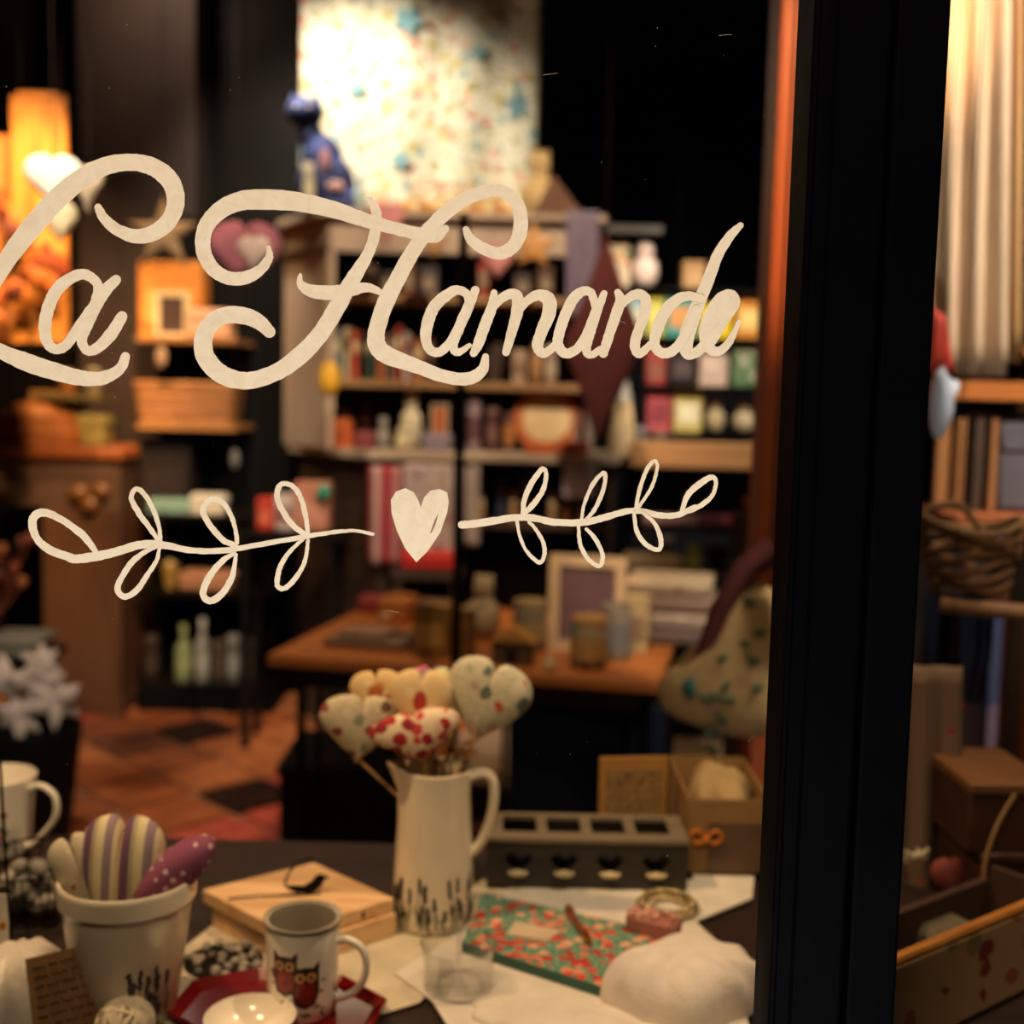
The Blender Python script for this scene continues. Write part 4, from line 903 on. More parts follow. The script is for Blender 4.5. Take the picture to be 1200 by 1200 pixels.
for a in [(390, 401, 388, '6e8078', 'greyish teal book, first on the left of the dresser\'s middle shelf', 'c9c0a0'), (402, 409, 384, 'c8b898', 'thin cream book beside the greyish teal one on the middle shelf', '7a4a30'), (410, 421, 388, 'b4492c', 'orange-red book on the left of the dresser\'s middle shelf', 'd8b08a'),
          (422, 429, 392, '2c2622', 'thin black book between red and dark green ones', '8a7a60'), (430, 438, 388, '2f4a40', 'dark green book on the middle shelf of the dresser', 'b0a080'), (440, 452, 394, 'a35a30', 'brownish orange book left of the pale book, middle shelf', 'd0b890'), (453, 461, 390, '6a5a50', 'taupe book on the middle shelf, behind the painted letter stem', 'b0a090'),
          (462, 470, 382, '9a3a2e', 'brick red book right of centre-left on the middle shelf', 'e0c8a0'), (471, 481, 390, 'b9a39a', 'pinkish white book on the middle shelf of the dresser', '8a4a40'), (484, 496, 398, 'b0683a', 'tan-orange book at the right end of the left row', 'e0c8a0'), (499, 508, 396, '4a2a24', 'maroon book at the end of the left row', '9a7a60')]:
    G('book', a[0], a[1], a[2], Yb, zm, a[3], a[4], col2=a[5], dep=.16, group='books on the middle shelf')
G('figure', 620, 636, 395, Yb, zm, 'b98a5c', 'tan seated figurine on the right half of the middle shelf', col2='4a2a1a')
G('pack', 600, 616, 410, Yb, zm, 'b59a84', 'low beige packet on the right half of the middle shelf', col2='8a6a50')
G('jar', 638, 652, 405, Yb, zm, 'a58a78', 'pinkish beige jar near the right end of the middle shelf', col2='c8b8a0')
G('bowl', 565, 592, 405, Yb, zm, '4a3a30', 'dark bowl on the right half of the middle shelf', col2='7a5a44')
for a in [(425, 440, 310, '5a4438', 'dim brown box on the upper dresser shelf, far left'), (446, 462, 318, '3c3030', 'dim dark box on the upper dresser shelf, second'), (470, 486, 305, '6b3c28', 'rust brown box on the upper dresser shelf, left half'), (492, 512, 312, '4a4048', 'grey-plum box on the upper dresser shelf, left half'), (560, 572, 300, '9c3428', 'red box on the upper dresser shelf behind the pink heart'), (602, 622, 320, '4a3a3a', 'dark plum box on the upper dresser shelf, right half'), (630, 648, 312, '5a3c2c', 'dark brown box at the right of the upper dresser shelf')]:
    G('box', *a[:3], Yb, zu, a[3], a[4], dep=.12, col2='8a7660', group='boxes on the upper shelf')
Yc = DY + .10
G('box', 383, 411, 491, DY + .22, zc, 'c05a24', 'bright orange box at the left of the dresser counter', dep=.10, col2='b04c1c')
G('tin', 396, 408, 480, DY + .36, zc, '8a8270', 'small grey tin behind the bright orange box', col2='a39a84', dep=.05)
G('bottle', 420, 434, 468, DY + .34, zc, '6b3a16', 'amber brown bottle at the back of the dresser counter', col2='3a2010')
G('figure', 440, 456, 489, Yc, zc, '8f8880', 'small grey figurine on the dresser counter, left half', col2='3a3030')
G('figure', 468, 493, 452, Yc + .08, zc, 'd8cdb0', 'white bird-like figurine, tallest on the left half of the counter', col2='c07a30')
G('figure', 462, 478, 500, Yc - .06, zc, 'd5c79c', 'tiny cream figurine at the counter edge below the white one', col2='8a6a40')
G('frame', 504, 524, 474, Yc + .05, zc, 'bca88c', 'small cream frame with orange picture on the counter', col2='b8612c')
G('cloth', 494, 528, 508, Yc - .06, zc, '8d7d8c', 'lilac grey folded cloth at the counter edge', dep=.10)
G('cloth', 414, 438, 506, Yc, zc, '7a2f30', 'dark red folded cloth on the counter, left half', dep=.10)
G('jar', 546, 562, 462, Yc + .08, zc, '96818a', 'mauve jar just right of the dresser\'s centre upright', col2='6a4a50')
G('jar', 568, 584, 478, Yc + .1, zc, '4e2428', 'maroon jar on the right half of the counter', col2='7a5a54')
G('mug', 588, 604, 484, Yc + .1, zc, '6a4a44', 'brown mug left of the round wooden plate', col2='bb7a44')
G('plate', 618, 662, 452, Yc + .05, zc, 'b8622e', 'round wooden plate with cream centre standing on the counter', col2='d9bd8c')
G('cone', 665, 682, 466, Yc + .1, zc, '8a7c70', 'grey cone gnome right of the round wooden plate', col2='6c6660')
G('cloth', 614, 652, 519, Yc - .04, zc, 'b5531f', 'orange folded cloth under the round wooden plate', dep=.09)
G('cloth', 656, 690, 517, Yc - .04, zc, 'a8401c', 'rust orange folded cloth right of the other orange one', dep=.09)
G('cone', 713, 747, 428, DY + .04, zc, 'd9ba8c', 'cream cone-shaped gnome with pointed grey hat, right end of the counter', col2='8e8a84')
# lower bay
hang('striped_throw', 'red and white striped throw hanging under the dresser counter, left', 432, 474, 546, 662, DY + .02, stripes(['9c3038', 'b48a88', '7a1820', 'c0a09a', 'a04a50'], .15, 'x'), amp=.02)
hang('patterned_towel', 'pale towel with faint red check hanging beside the striped throw', 474, 531, 543, 655, DY + .01, floral('b29e98', ['9c6a68', 'c2b0a8', '8a7074'], 12, .3), amp=.015)
hang('plain_towel', 'narrow greyish white towel right of the black pole', 545, 562, 540, 640, DY + .02, mat('a3948c', .9), folds=1)
hang('printed_bag', 'lilac white cotton bag with faint print hanging under the counter', 660, 700, 534, 584, DY + .01, floral('9c919c', ['6e6470', 'b0a6b0'], 14, .25), amp=.01, folds=1)
G('cloth', 470, 534, 648, DY - .10, W(500, 668, DY - .1).z, 'b01c18', 'bright red folded blanket on the low stool before the dresser', dep=.22)
zst = W(500, 668, DY - .1).z
solo('low_stool', 'dark wooden stool carrying the bright red blanket', 'stool', MB().box((0, 0, zst - .02), (.30, .24, .035)).box((-.12, -.09, (zst - .038) / 2), (.03, .03, zst - .038)).box((.12, -.09, (zst - .038) / 2), (.03, .03, zst - .038)).box((-.12, .09, (zst - .038) / 2), (.03, .03, zst - .038)).box((.12, .09, (zst - .038) / 2), (.03, .03, zst - .038)), cabd, (Xof(502, DY, zst), DY + .0, 0))
for a in [(556, 569, 578, 'a47a4c', 'tan book, leftmost upright book under the counter', 'd0b890'), (580, 594, 560, '28324a', 'navy book under the counter, second from left', '8a8a90'), (596, 606, 572, 'ab865a', 'pale tan book beside the navy one under the counter', 'd0b890'), (608, 622, 556, '4a2420', 'maroon book behind the painted leaf, under the counter', '8a6a50'), (641, 652, 578, '9c7a50', 'tan book, left of the pair below the lilac bag', 'c8b090'), (656, 668, 580, 'a5714a', 'orange tan book, right of the pair below the lilac bag', 'c8b090'), (672, 684, 576, '6a4a38', 'brown book at the right end under the counter', 'a08a70')]:
    G('book', *a[:3], DY + .16, zl, a[3], a[4], col2=a[5], dep=.16, group='books under the counter')
# lower-left pile
zp = W(370, 612, DY + .3).z
solo('side_table', 'small dark side table left of the dresser holding packets', 'table', MB().box((0, 0, zp - .015), (.44, .3, .03)).box((-.19, -.12, (zp - .03) / 2), (.03, .03, zp - .03)).box((.17, -.12, (zp - .03) / 2), (.03, .03, zp - .03)).box((-.19, .12, (zp - .03) / 2), (.03, .03, zp - .03)).box((.17, .12, (zp - .03) / 2), (.03, .03, zp - .03)), mat('140f0c', .6), (Xof(352, DY + .1, zp), DY + .0, 0))
G('box', 344, 384, 566, DY - .06, zp, 'bc7c62', 'salmon pink box on the side table left of the dresser', dep=.13, col2='c78a72')
solo('ribbon_rosette', 'teal green rosette stuck on the salmon pink box', 'ribbon', MB().ball((0, 0, 0), (.028, .02, .034), 8), mat('1c8a70', .5), W(379, 577, DY - .085))
G('pack', 322, 343, 580, DY - .06, zp, 'c9b5ae', 'white packet between the red packet and the salmon box', dep=.1, col2='8a4a50')
G('pack', 300, 320, 584, DY - .06, zp, 'c43a26', 'bright red packet at the left of the side table', dep=.1, col2='d86a50')
# on top of the dresser
catl = (Xof(382, DY + .25, zt_), DY + .25, zt_); k = (DY + .25) / F_PX; ch = W(370, 104, DY + .25).z - zt_
def cat():
    t = thing('cat_figurine', 'large blue seated cat figurine with pink patches on top of the dresser', 'figurine', catl, 0)
    s = ch
    part('body', MB().ball((.0 * s, 0, .24 * s), (.24 * s, .2 * s, .25 * s)).ball((-.04 * s, 0, .45 * s), (.17 * s, .16 * s, .20 * s)).ball((-.12 * s, -.02, .62 * s), (.10 * s, .10 * s, .14 * s)).ball((-.17 * s, -.04 * s, .80 * s), (.155 * s, .14 * s, .125 * s))
         .ball((-.12 * s, -.14 * s, .18 * s), (.07 * s, .07 * s, .19 * s)).ball((.05 * s, -.15 * s, .18 * s), (.07 * s, .07 * s, .19 * s)).ball((.22 * s, -.02, .10 * s), (.12 * s, .14 * s, .10 * s))
         .add([(-.31 * s, -.05 * s, .86 * s), (-.22 * s, -.05 * s, .90 * s), (-.28 * s, -.04 * s, 1.0 * s), (-.27 * s, .03 * s, .86 * s)], [(0, 1, 2), (1, 3, 2), (3, 0, 2), (0, 3, 1)]).add([(-.12 * s, -.05 * s, .90 * s), (-.03 * s, -.05 * s, .85 * s), (-.05 * s, -.04 * s, .99 * s), (-.08 * s, .04 * s, .86 * s)], [(0, 1, 2), (1, 3, 2), (3, 0, 2), (0, 3, 1)]), floral('1a224c', ['222c60', '1c2450', '27305c', '2a3670'], 12, .5), t, remesh=.009)
    part('heart_patch', MB().ball((.02 * s, -.2 * s, .40 * s), (.045 * s, .02 * s, .09 * s), 8), mat('a37478', .8), t); part('paw_patch', MB().ball((.10 * s, -.20 * s, .20 * s), (.08 * s, .03 * s, .04 * s), 8), mat('b98f86', .8), t)
    part('tail', MB().tube(crs([(.22 * s, .02, .08 * s), (.30 * s, -.08 * s, .06 * s), (.2 * s, -.22 * s, .05 * s), (.0, -.24 * s, .045 * s)], 4), .03 * s, 8), mat('2b3566', .7), t)
    for sx in (-.22, -.12): part('eye', MB().ball((sx * s, -.168 * s, .82 * s), .014 * s, 6), mat('d8c890', .3), t)
cat()
G('jar', 354, 367, 190, DY + .10, zt_, 'b3a888', 'slim pale candle jar at the foot of the blue cat', col2='d8cda8', dep=.05)
G('figure', 414, 428, 200, DY + .12, zt_, '9eb0ac', 'small pale teal figurine right of the blue cat', col2='5a6a66')
t = thing('name_sign', 'golden cut-out wooden script name sign on top of the dresser', 'sign', (Xof(535, DY + .2, zt_), DY + .2, zt_))
gold = mat('c68a2c', .45, var=.15)
part('base', MB().box((0, 0, .012), (.50, .06, .024)), mat('7d4a1c', .6), t)
sx0 = 480; k5 = .40 / 880
for nm_, strokes in [('letter', ST[q]) for q in ('L', 'a', 'H', 'a1', 'm', 'a2', 'n', 'd', 'e')]:
    mb = MB()
    for s_ in strokes: mb.tube([((x - 430) * k5, .0, .045 + (450 - y) * k5 * 1.0 + .0) for x, y, w_ in crs(s_, 2)], [max(q_[2], 10) * k5 * .62 for q_ in crs(s_, 2)], 5)
    part(nm_, mb, gold, t)
gl_ = thing('bauble_garland', 'garland of amber and cream baubles along the dresser top', 'garland', (Xof(525, DY + .12, zt_), DY + .12, zt_))
bms = [mesh('bauble', MB().ball((0, 0, 0), (.021, .021, .024), 8), mat(c, .4)) for c in ('d2952e', 'e6d2a2', 'b8741e')]
for q in range(17):
    o = bpy.data.objects.new('bauble', bms[q % 3]); COL.objects.link(o); o.parent = gl_; o.location = (-.28 + q * .035, .01 * (-1) ** q, .022)
part('cord', MB().tube([(-.29, 0, .02), (.29, 0, .02)], .003, 5), gold, gl_)
G('figure', 610, 652, 172, DY + .18, zt_, 'c8ab78', 'cream teddy bear seated at the right end of the dresser top', name='teddy_bear', cat='soft toy', col2='6a4426')
solo('fabric_scrap', 'brown fabric draped beside the teddy bear on the dresser top', 'cloth', MB().prism([(-.10, 0), (.12, 0), (.02, .12), (-.02, .17)], -.04, .04), mat('6a4a38', .9), (Xof(652, DY + .12, zt_), DY + .12, zt_), bevel=.01)
# quilt hanging on the back wall
QY = 5.95
qa, qb = W(352, 20, QY).x, W(634, 20, QY).x; qz0 = W(500, 222, QY).z - .12; qh = 3.6 - qz0; qw = qb - qa
ql = Vector(((qa + qb) / 2, QY, 3.6))
qt = thing('hanging_quilt', 'large pale patchwork quilt with teal stars hanging behind the dresser', 'quilt', ql)
part('fabric', MB().grid(lambda u, v: ((u - .5) * qw, .02 * math.sin(u * 9 + 1) + .012 * math.sin(u * 23 + v * 2), -v * qh), 60, 20), floral('d6cbb6', ['b97a64', '8f8a5c', '6f9090', 'c88a70', 'b09a50'], 15, .36, leaf='a09a70', leafthr=.07), qt, solid=.012)
part('rail', MB().tube([(-qw / 2 - .05, 0, .01), (qw / 2 + .05, 0, .01)], .014, 8), mat('100d0b', .5), qt)
for px, py, r in ((479, 28, .085), (607, 125, .085), (470, 190, .06), (560, 62, .045), (420, 105, .05)):
    p = W(px, py, QY) - ql; u = p.x / qw + .5
    part('star_patch', MB().prism(star(r, r * .5, 5, 1), -.004, .004), mat('6f9498', .9), qt, smooth=False, loc=(p.x, .02 * math.sin(u * 9 + 1) + .012 * math.sin(u * 23) - .030, p.z), rot=(0, px * .3, 0))
# hangings
def hangheart(px, py, Y, wp, hp_, m, label, rz=0, th=.02, name='hanging_heart', cat='heart decoration', outline=None):
    k = Y / F_PX; c = W(px, py, Y); t = thing(name, label, cat, c, rz)
    part('body', MB().puff(outline or heart(wp * k, hp_ * k), th), m, t)
    topz = max(z for x, z in (outline or heart(wp * k, hp_ * k)))
    part('cord', MB().tube([(0, 0, topz * .6), (0, 0, ZC - c.z)], .0012, 5), mat('2a1c14', .8), t); return t
whm = mat('f0e4cf', .8, var=.04)
hangheart(62, 214, 3.0, 64, 60, whm, 'bright white hanging heart behind the top of the painted L', .2)
hangheart(105, 222, 3.15, 46, 52, mat('cbb191', .8), 'smaller cream hanging heart right of the white one', -.6)
hangheart(70, 262, 3.25, 40, 48, mat('d8bf97', .8), 'beige hanging heart lowest of the three hearts at upper left', .5)
hangheart(192, 275, 4.2, 80, 80, mat('8f7355', .85), 'beige fabric star hanging in the curl of the painted L', .0, .025, 'hanging_star', 'star decoration', star(.135, .055))
hangheart(288, 302, 3.6, 82, 78, mat('a35a62', .85), 'large dusky pink heart hanging inside the upper curl of the H', .2)
hangheart(298, 300, 3.5, 40, 44, mat('c9a99a', .85), 'small cream heart hanging in front of the large pink one', -.1)
hangheart(452, 263, 4.9, 42, 48, mat('b87878', .85), 'pink heart hanging at the dresser frieze behind the H crossbar', .1)
hangheart(583, 308, 4.9, 36, 40, mat('bb7a78', .85), 'rose pink heart hanging in the dresser under the H curl', .1)
hangheart(625, 288, 4.9, 46, 60, wood('b98445', '8f6030', 'z', 8), 'ochre wooden star hanging on the right half of the dresser', 0, .012, 'hanging_star', 'star decoration', star(.10, .05))
hangheart(508, 288, 4.92, 30, 34, mat('a37c50', .8), 'tan heart hanging in the dresser behind the H', .1)
hangheart(706, 400, 4.7, 95, 245, mat('4a1512', .9, var=.2), 'long maroon kite-shaped bunting hanging at the dresser\'s right side', 0, .03, 'kite_bunting', 'bunting', [(0, .42), (.08, .2), (.165, .0), (.10, -.15), (-.01, -.40), (-.08, -.2), (-.155, -.02), (-.08, .16)])
hang('lilac_towel', 'grey lilac towel hanging over the dresser\'s right side panel', 664, 702, 247, 372, DY + .05, mat('75687a', .9), folds=2, amp=.01)
hangheart(386, 444, 4.9, 28, 48, mat('c8941c', .6), 'yellow hanging ornament at the dresser\'s left edge', .1, .03, 'hanging_ornament', 'ornament', ell(.045, .075))
# black pole in front of the dresser
px_, py_ = Xof(537, 3.15, 1.2), 3.15
t = thing('display_pole', 'thin black metal pole standing between the jug and the dresser', 'pole', (px_, py_, 0))
part('pole', MB().tube([(0, 0, .01), (0, 0, W(538, 250, 3.15).z)], .012, 12), mat('060505', .5, metal=.3), t)
part('base', MB().solid([(.13, 0), (.13, .008), (.02, .014)], 32), mat('060505', .5, metal=.3), t)

# ------------------------------------------------------------------ black rack and goods, right of the dresser
RY = 5.25
rk = thing('metal_rack', 'black metal rack with bright packets right of the dresser', 'rack', (0, RY, 0))
zr = [W(800, y, RY).z for y in (337, 395, 452, 508)]; xr0, xr1 = fx(752, RY, 1.6), fx(906, RY, 1.6); bm2 = mat('0a0808', .5, metal=.3)
xl0 = fx(704, RY, 1.9)
for i, z in enumerate(zr): part('shelf', MB().box(((xr0 + xr1) / 2, .16, z - .008), (xr1 - xr0, .32, .016)), bm2, rk)
part('shelf', MB().box(((xl0 + xr0) / 2 + .03, .16, zr[0] - .008), (xr0 - xl0 + .06, .32, .016)), bm2, rk)
ztop = W(740, 268, RY).z; part('top_bar', MB().box(((xl0 + fx(776, RY, 2.2)) / 2, .02, ztop), (fx(776, RY, 2.2) - xl0, .03, .03)), mat('4a4642', .5), rk)
zct = W(820, 519, RY - .12).z
for x in (xr0, xr1, xl0): part('post', MB().box((x, .30, (zct + ztop) / 2 if x != xr1 else (zct + zr[0]) / 2), (.018, .018, (ztop - zct) if x != xr1 else zr[0] - zct)), bm2, rk)
ct = thing('shop_counter', 'light wooden counter top right of the dresser under the black rack', 'counter', (0, RY - .12, 0))
cx0, cx1 = fx(738, RY - .12, 1.2), fx(960, RY - .12, 1.2)
part('worktop', MB().box(((cx0 + cx1) / 2, .25, zct - .055), (cx1 - cx0, .5, .11)), wood('a9774a', '855a36', 'x', 2, .5), ct, bevel=.004)
part('cabinet', MB().box(((cx0 + cx1) / 2, .36, (zct - .11) / 2), (cx1 - cx0 - .06, .26, zct - .11)), mat('0d0e13', .7), ct)
FL1 = floral('d2bfa6', ['c2602c', '5a7a3a', 'd8b060', 'c07858'], 26, .42)
G('bag', 708, 738, 282, RY + .04, zr[0], '', 'tall white bag printed orange and green on the rack top, left', m=FL1, col2='cdb9a0')
G('figure', 741, 772, 280, RY + .04, zr[0], 'd8c0b8', 'pinkish white soft toy sitting on the top rack shelf', col2='4a2a26', name='soft_toy', cat='soft toy')
G('pack', 800, 826, 306, RY + .06, zr[0], 'b98a5a', 'tan cardboard box on the top rack shelf', col2='c79c6c')
G('pack', 733, 753, 343, RY + .04, zr[1], '7f9aa0', 'pale blue packet, first on the second rack shelf', col2='c9c4a8')
G('pack', 756, 778, 338, RY + .04, zr[1], 'a7a03c', 'olive yellow packet second on the second rack shelf', col2='c8c060')
G('pack', 780, 816, 338, RY + .04, zr[1], '3f8f86', 'teal and orange packet behind the painted d', col2='cc8a50')
G('bag', 820, 858, 340, RY + .04, zr[1], 'e8c414', 'bright yellow bag behind the painted e', col2='f0d850')
G('pack', 861, 895, 343, RY + .04, zr[1], 'd88a34', 'glowing amber packet at the right end of the second rack shelf', col2='f0cd7c')
G('pack', 757, 780, 410, RY + .04, zr[2], '8a2a28', 'dark red packet first on the third rack shelf', col2='7a4a38')
G('pack', 784, 814, 405, RY + .04, zr[2], '2a2024', 'blackish packet second on the third rack shelf', col2='4a3a3c')
G('bag', 820, 853, 396, RY + .04, zr[2], 'c9aa9c', 'pinkish white bag third on the third rack shelf', col2='d6bcae')
G('pack', 857, 898, 398, RY + .04, zr[2], '', 'green flower-printed box at the right end of the third rack shelf', m=floral('5f7c54', ['b8a890', '47683e', 'c0b0a0'], 22, .4), col2=floral('5f7c54', ['b8a890', '47683e', 'c0b0a0'], 22, .4))
G('pack', 758, 786, 452, RY + .04, zr[3], 'a8444c', 'raspberry pink packet first on the bottom rack shelf', col2='7d2c36')
G('pack', 789, 822, 452, RY + .04, zr[3], 'b8a45c', 'yellow-green and white packet second on the bottom rack shelf', col2='d5ceb0')
G('figure', 828, 850, 464, RY + .05, zr[3], 'b6a07c', 'cream figurine, left of two on the bottom rack shelf', col2='4a3a2a')
G('figure', 860, 886, 468, RY + .05, zr[3], 'c3ad8e', 'pale cream figurine, right of two on the bottom rack shelf', col2='5a4a3a')
for i, (a, b, y, c, l) in enumerate([(744, 758, 500, '8a8a92', 'grey metal cup on the light counter, leftmost'), (764, 782, 506, '77695c', 'brownish metal cup second on the light counter')]): G('mug', a, b, y, RY - .10, zct, c, l, col2='5a4a40', dep=.06)
# shelf under the counter with goods
zw = W(820, 668, 4.9).z
us = thing('low_shelf', 'dark low shelf of linens right of the dresser, beneath the counter', 'shelf', (Xof(815, 4.95, zw), 4.95, 0))
part('board', MB().box((0, .1, zw - .015), (.62, .36, .03)), cabd, us)
for sx in (-.28, .28): part('side', MB().box((sx, .1, (zw - .03) / 2), (.03, .36, zw - .03)), cabd, us)
zpk = W(820, 613, 4.85).z
G('jar', 805, 822, 640, 4.87, zw, '7a7a34', 'olive green jar on the low shelf', col2='a0a050'); G('bowl', 828, 856, 645, 4.87, zw, '120d0a', 'black bowl on the low shelf, right of the olive jar', col2='2a1a10')
G('cloth', 735, 800, 654, 4.86, zw, 'a08a68', 'tan linen stack on the low shelf, left', dep=.2); G('jar', 770, 790, 630, 5.04, zw, '53464a', 'grey-plum jar behind the tan linen on the low shelf', col2='7a6a60')
solo('fabric_roll', 'long pink and white rolled fabric lying across the jars', 'fabric', MB().tube([(-.22, 0, 0), (.22, 0, .01)], .024, 14), stripes(['b06a7c', 'a85870', 'cda4a8', 'd0b0b0'], .5, 'x'), (Xof(818, 4.9, zpk), 4.93, zpk))
solo('roll_bracket', 'two dark brackets holding the pink fabric roll', 'bracket', MB().box((-.16, 0, (zw + zpk) / 2 - .015), (.012, .04, zpk - zw - .03 + .006)).box((.16, 0, (zw + zpk) / 2 - .015), (.012, .04, zpk - zw - .03 + .006)), bm2, (Xof(818, 4.9, zpk), 4.93, 0))
G('bowl', 872, 905, 585, 4.4, W(885, 602, 4.4).z, '8a4a1c', 'copper brown bowl at the right by the black frame', col2='b06a30')
zcb = W(885, 602, 4.4).z; solo('pedestal', 'dark brown pedestal under the copper bowl', 'pedestal', MB().box((0, 0, zcb / 2), (.16, .16, zcb)), mat('2a1c12', .6), (Xof(888, 4.45, zcb), 4.45, 0), bevel=.004)

# ------------------------------------------------------------------ wooden table with gifts
ZTb = .75
FLp, FRp = atz(313, 767, ZTb), atz(772, 800, ZTb); dv = (FRp - FLp); L_ = dv.length; ang = math.atan2(dv.y, dv.x)
tb = thing('gift_table', 'orange-brown wooden table with dark metal legs, covered with boxes and mugs', 'table', FLp - Vector((0, 0, ZTb)), ang)
tw = wood('a2602c', '7f4820', 'x', 2, .45)
part('tabletop', MB().box((L_ / 2, .50, ZTb - .016), (L_, 1.0, .032)), tw, tb, bevel=.003)
def hair(x, y):
    part('leg', MB().tube([(x - .012, y, ZTb - .03), (x - .02, y, .01)], .014, 8).tube([(x - .02, y, .012), (x + .05, y, .012)], .012, 8).tube([(x + .045, y, ZTb - .03), (x + .04, y, .01)], .010, 8), mat('0a0807', .5, metal=.5), tb)
for x, y in ((.08, .10), (L_ - .08, .10), (.08, .92), (L_ - .08, .92)): hair(x, y)
part('apron', MB().box((L_ / 2, .03, ZTb - .062), (L_ - .1, .02, .06)), mat('1a100b', .6), tb)
def ty(px, frac):    # depth of the table surface at a fraction of the way back
    a = atz(px, 767 + (px - 313) * .072, ZTb); return a.y + .97 * frac * math.cos(ang)
def GT(kind, a, b, top, fr, col, label, **kw): return G(kind, a, b, top, ty((a + b) / 2, fr), ZTb, col, label, rz=ang, **kw)
GT('cloth', 384, 482, 752, .18, '6b5748', 'grey-brown folded linen at the left front of the gift table', dep=.22)
G('cloth', 402, 456, 742, ty(430, .22), W(430, 752, ty(430, .20)).z + .004, '8a6a5a', 'smaller taupe linen stacked on the grey-brown one', dep=.14, rz=ang)
GT('bowl', 440, 462, 722, .62, 'c8b494', 'small white dish behind the stacked linens', col2='d8c8a8', dep=.09)
GT('cloth', 445, 484, 702, .66, 'a3622c', 'orange cloth napkins at the back left of the gift table', dep=.14)
GT('pack', 487, 530, 708, .12, '', 'gold-brown tin box with lid, left of the black pole', m=mat('8a6430', .35, metal=.3), col2='a87c40', name='tin_box', cat='box')
GT('book', 541, 553, 714, .10, '7a5426', 'narrow brown upright box right of the black pole', col2='8a6430', dep=.08, cat='box', name='narrow_box')
GT('figure', 545, 586, 676, .42, '', 'tall cream dotted rounded figure behind the narrow brown box', m=floral('a1927a', ['6a5a50', '8e7c66'], 18, .18), col2='6a4a3a', name='fabric_doorstop', cat='doorstop')
GT('house', 574, 628, 736, .08, '4a3624', 'small dark wooden house with tan roof at the table front', col2='b08040', dep=.07)
GT('tin', 600, 640, 706, .30, '6f6a5c', 'grey-green tin behind the wooden house', col2='9a8a68')
GT('figure', 636, 652, 768, .03, 'c9b48e', 'tiny cream ornament at the table front edge', col2='8a6a4a', dep=.04)
GT('frame', 641, 732, 652, .34, 'b7a083', 'large cream frame with purple picture leaning on the gift table', col2='5c444e', dep=.03)
GT('tin', 668, 712, 725, .10, '', 'printed mug tin with gold lid in front of the cream frame', m=floral('8a7a64', ['6e2a20', '4f6f5c', '93836a'], 22, .4), col2='b08a54', dep=.09)
GT('mug', 700, 744, 712, .22, '7a7468', 'printed grey mug right of the gold-lidded tin', col2='62666a')
GT('pack', 734, 760, 699, .38, 'a3906c', 'beige packet with floral label behind the grey mug', col2='7d6650')
for i, (a, b, t0, c, l) in enumerate([(742, 852, 0, '6b5a52', 'bottom grey-brown folded throw of the stack at the back right'), (744, 850, 0, 'a89486', 'pinkish folded throw in the middle of the back right stack'), (740, 846, 0, '8a7262', 'brownish folded throw above the pinkish one'), (742, 842, 0, 'b59f84', 'cream folded throw on top of the back right stack')]):
    yy = ty(795, .52); zz = ZTb + i * .052; xa_ = Xof(a, yy, zz); xb_ = Xof(b, yy, zz)
    t = thing('folded_throw', l, 'throw', ((xa_ + xb_) / 2, yy + .13, zz), ang, 'throws stacked at the back of the gift table')
    mm_ = floral(c, ['8a4a44', 'c0ac94', '9a8674'], 16, .2, seed=i * .3); part('folds', MB().box((0, 0, .025), (xb_ - xa_, .26, .049)), mm_, t, bevel=.018); part('top_fold', MB().box((0, -.004, .037), ((xb_ - xa_) * 1.01, .262, .023)), mm_, t, bevel=.01)
# red chair back / cloth behind table left, napkins
GT('cloth', 420, 446, 700, .80, '8a3038', 'dusky red napkins at the back left corner of the table', dep=.1)
# below table
yk = 3.95
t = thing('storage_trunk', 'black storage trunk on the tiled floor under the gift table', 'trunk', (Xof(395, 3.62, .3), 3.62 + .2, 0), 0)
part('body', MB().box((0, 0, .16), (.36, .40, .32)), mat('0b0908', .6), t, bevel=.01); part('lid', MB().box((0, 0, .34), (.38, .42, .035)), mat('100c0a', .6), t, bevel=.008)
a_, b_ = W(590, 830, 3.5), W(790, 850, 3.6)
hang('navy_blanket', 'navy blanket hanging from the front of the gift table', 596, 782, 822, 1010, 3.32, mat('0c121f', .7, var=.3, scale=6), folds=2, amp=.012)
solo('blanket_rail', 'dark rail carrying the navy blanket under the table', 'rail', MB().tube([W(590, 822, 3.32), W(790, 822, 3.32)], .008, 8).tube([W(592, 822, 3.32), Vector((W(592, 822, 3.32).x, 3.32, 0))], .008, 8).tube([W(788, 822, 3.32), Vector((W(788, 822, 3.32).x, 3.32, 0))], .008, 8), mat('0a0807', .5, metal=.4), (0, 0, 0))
# apron bag with leaf print hanging at right
ba = W(848, 740, 2.35); k = 2.35 / F_PX
bt = thing('leaf_print_bag', 'large cream bag with green leaf sprigs hanging by a maroon strap at right', 'bag', ba)
bo = [((x - 848) * k, (740 - y) * k) for x, y in [(868, 672), (905, 690), (930, 760), (925, 850), (880, 868), (830, 858), (785, 840), (772, 815), (785, 790), (815, 772), (835, 735), (850, 700)]]
part('body', MB().puff(crs([(*p,) for p in bo + [bo[0]]], 3)[:-1], .05, K=6, cx=0, cz=-.10 * 0), floral('a98a5c', ['b39668', '9c7d52'], 20, .3), bt)
lp_ = MB(); R = random.Random(6)
for px, py in ((868, 748), (875, 765), (843, 765), (880, 770), (848, 800), (838, 812), (852, 815), (825, 815), (884, 735), (836, 878), (833, 855), (845, 840), (872, 700), (885, 800)):
    p = Vector(((px - 848) * k, -.052, (740 - py) * k)); a = R.uniform(-1, 1)
    lp_.ball(p + Vector((0, .012, 0)), (.016, .016, .0065), 6, rot=(0, a, 0))
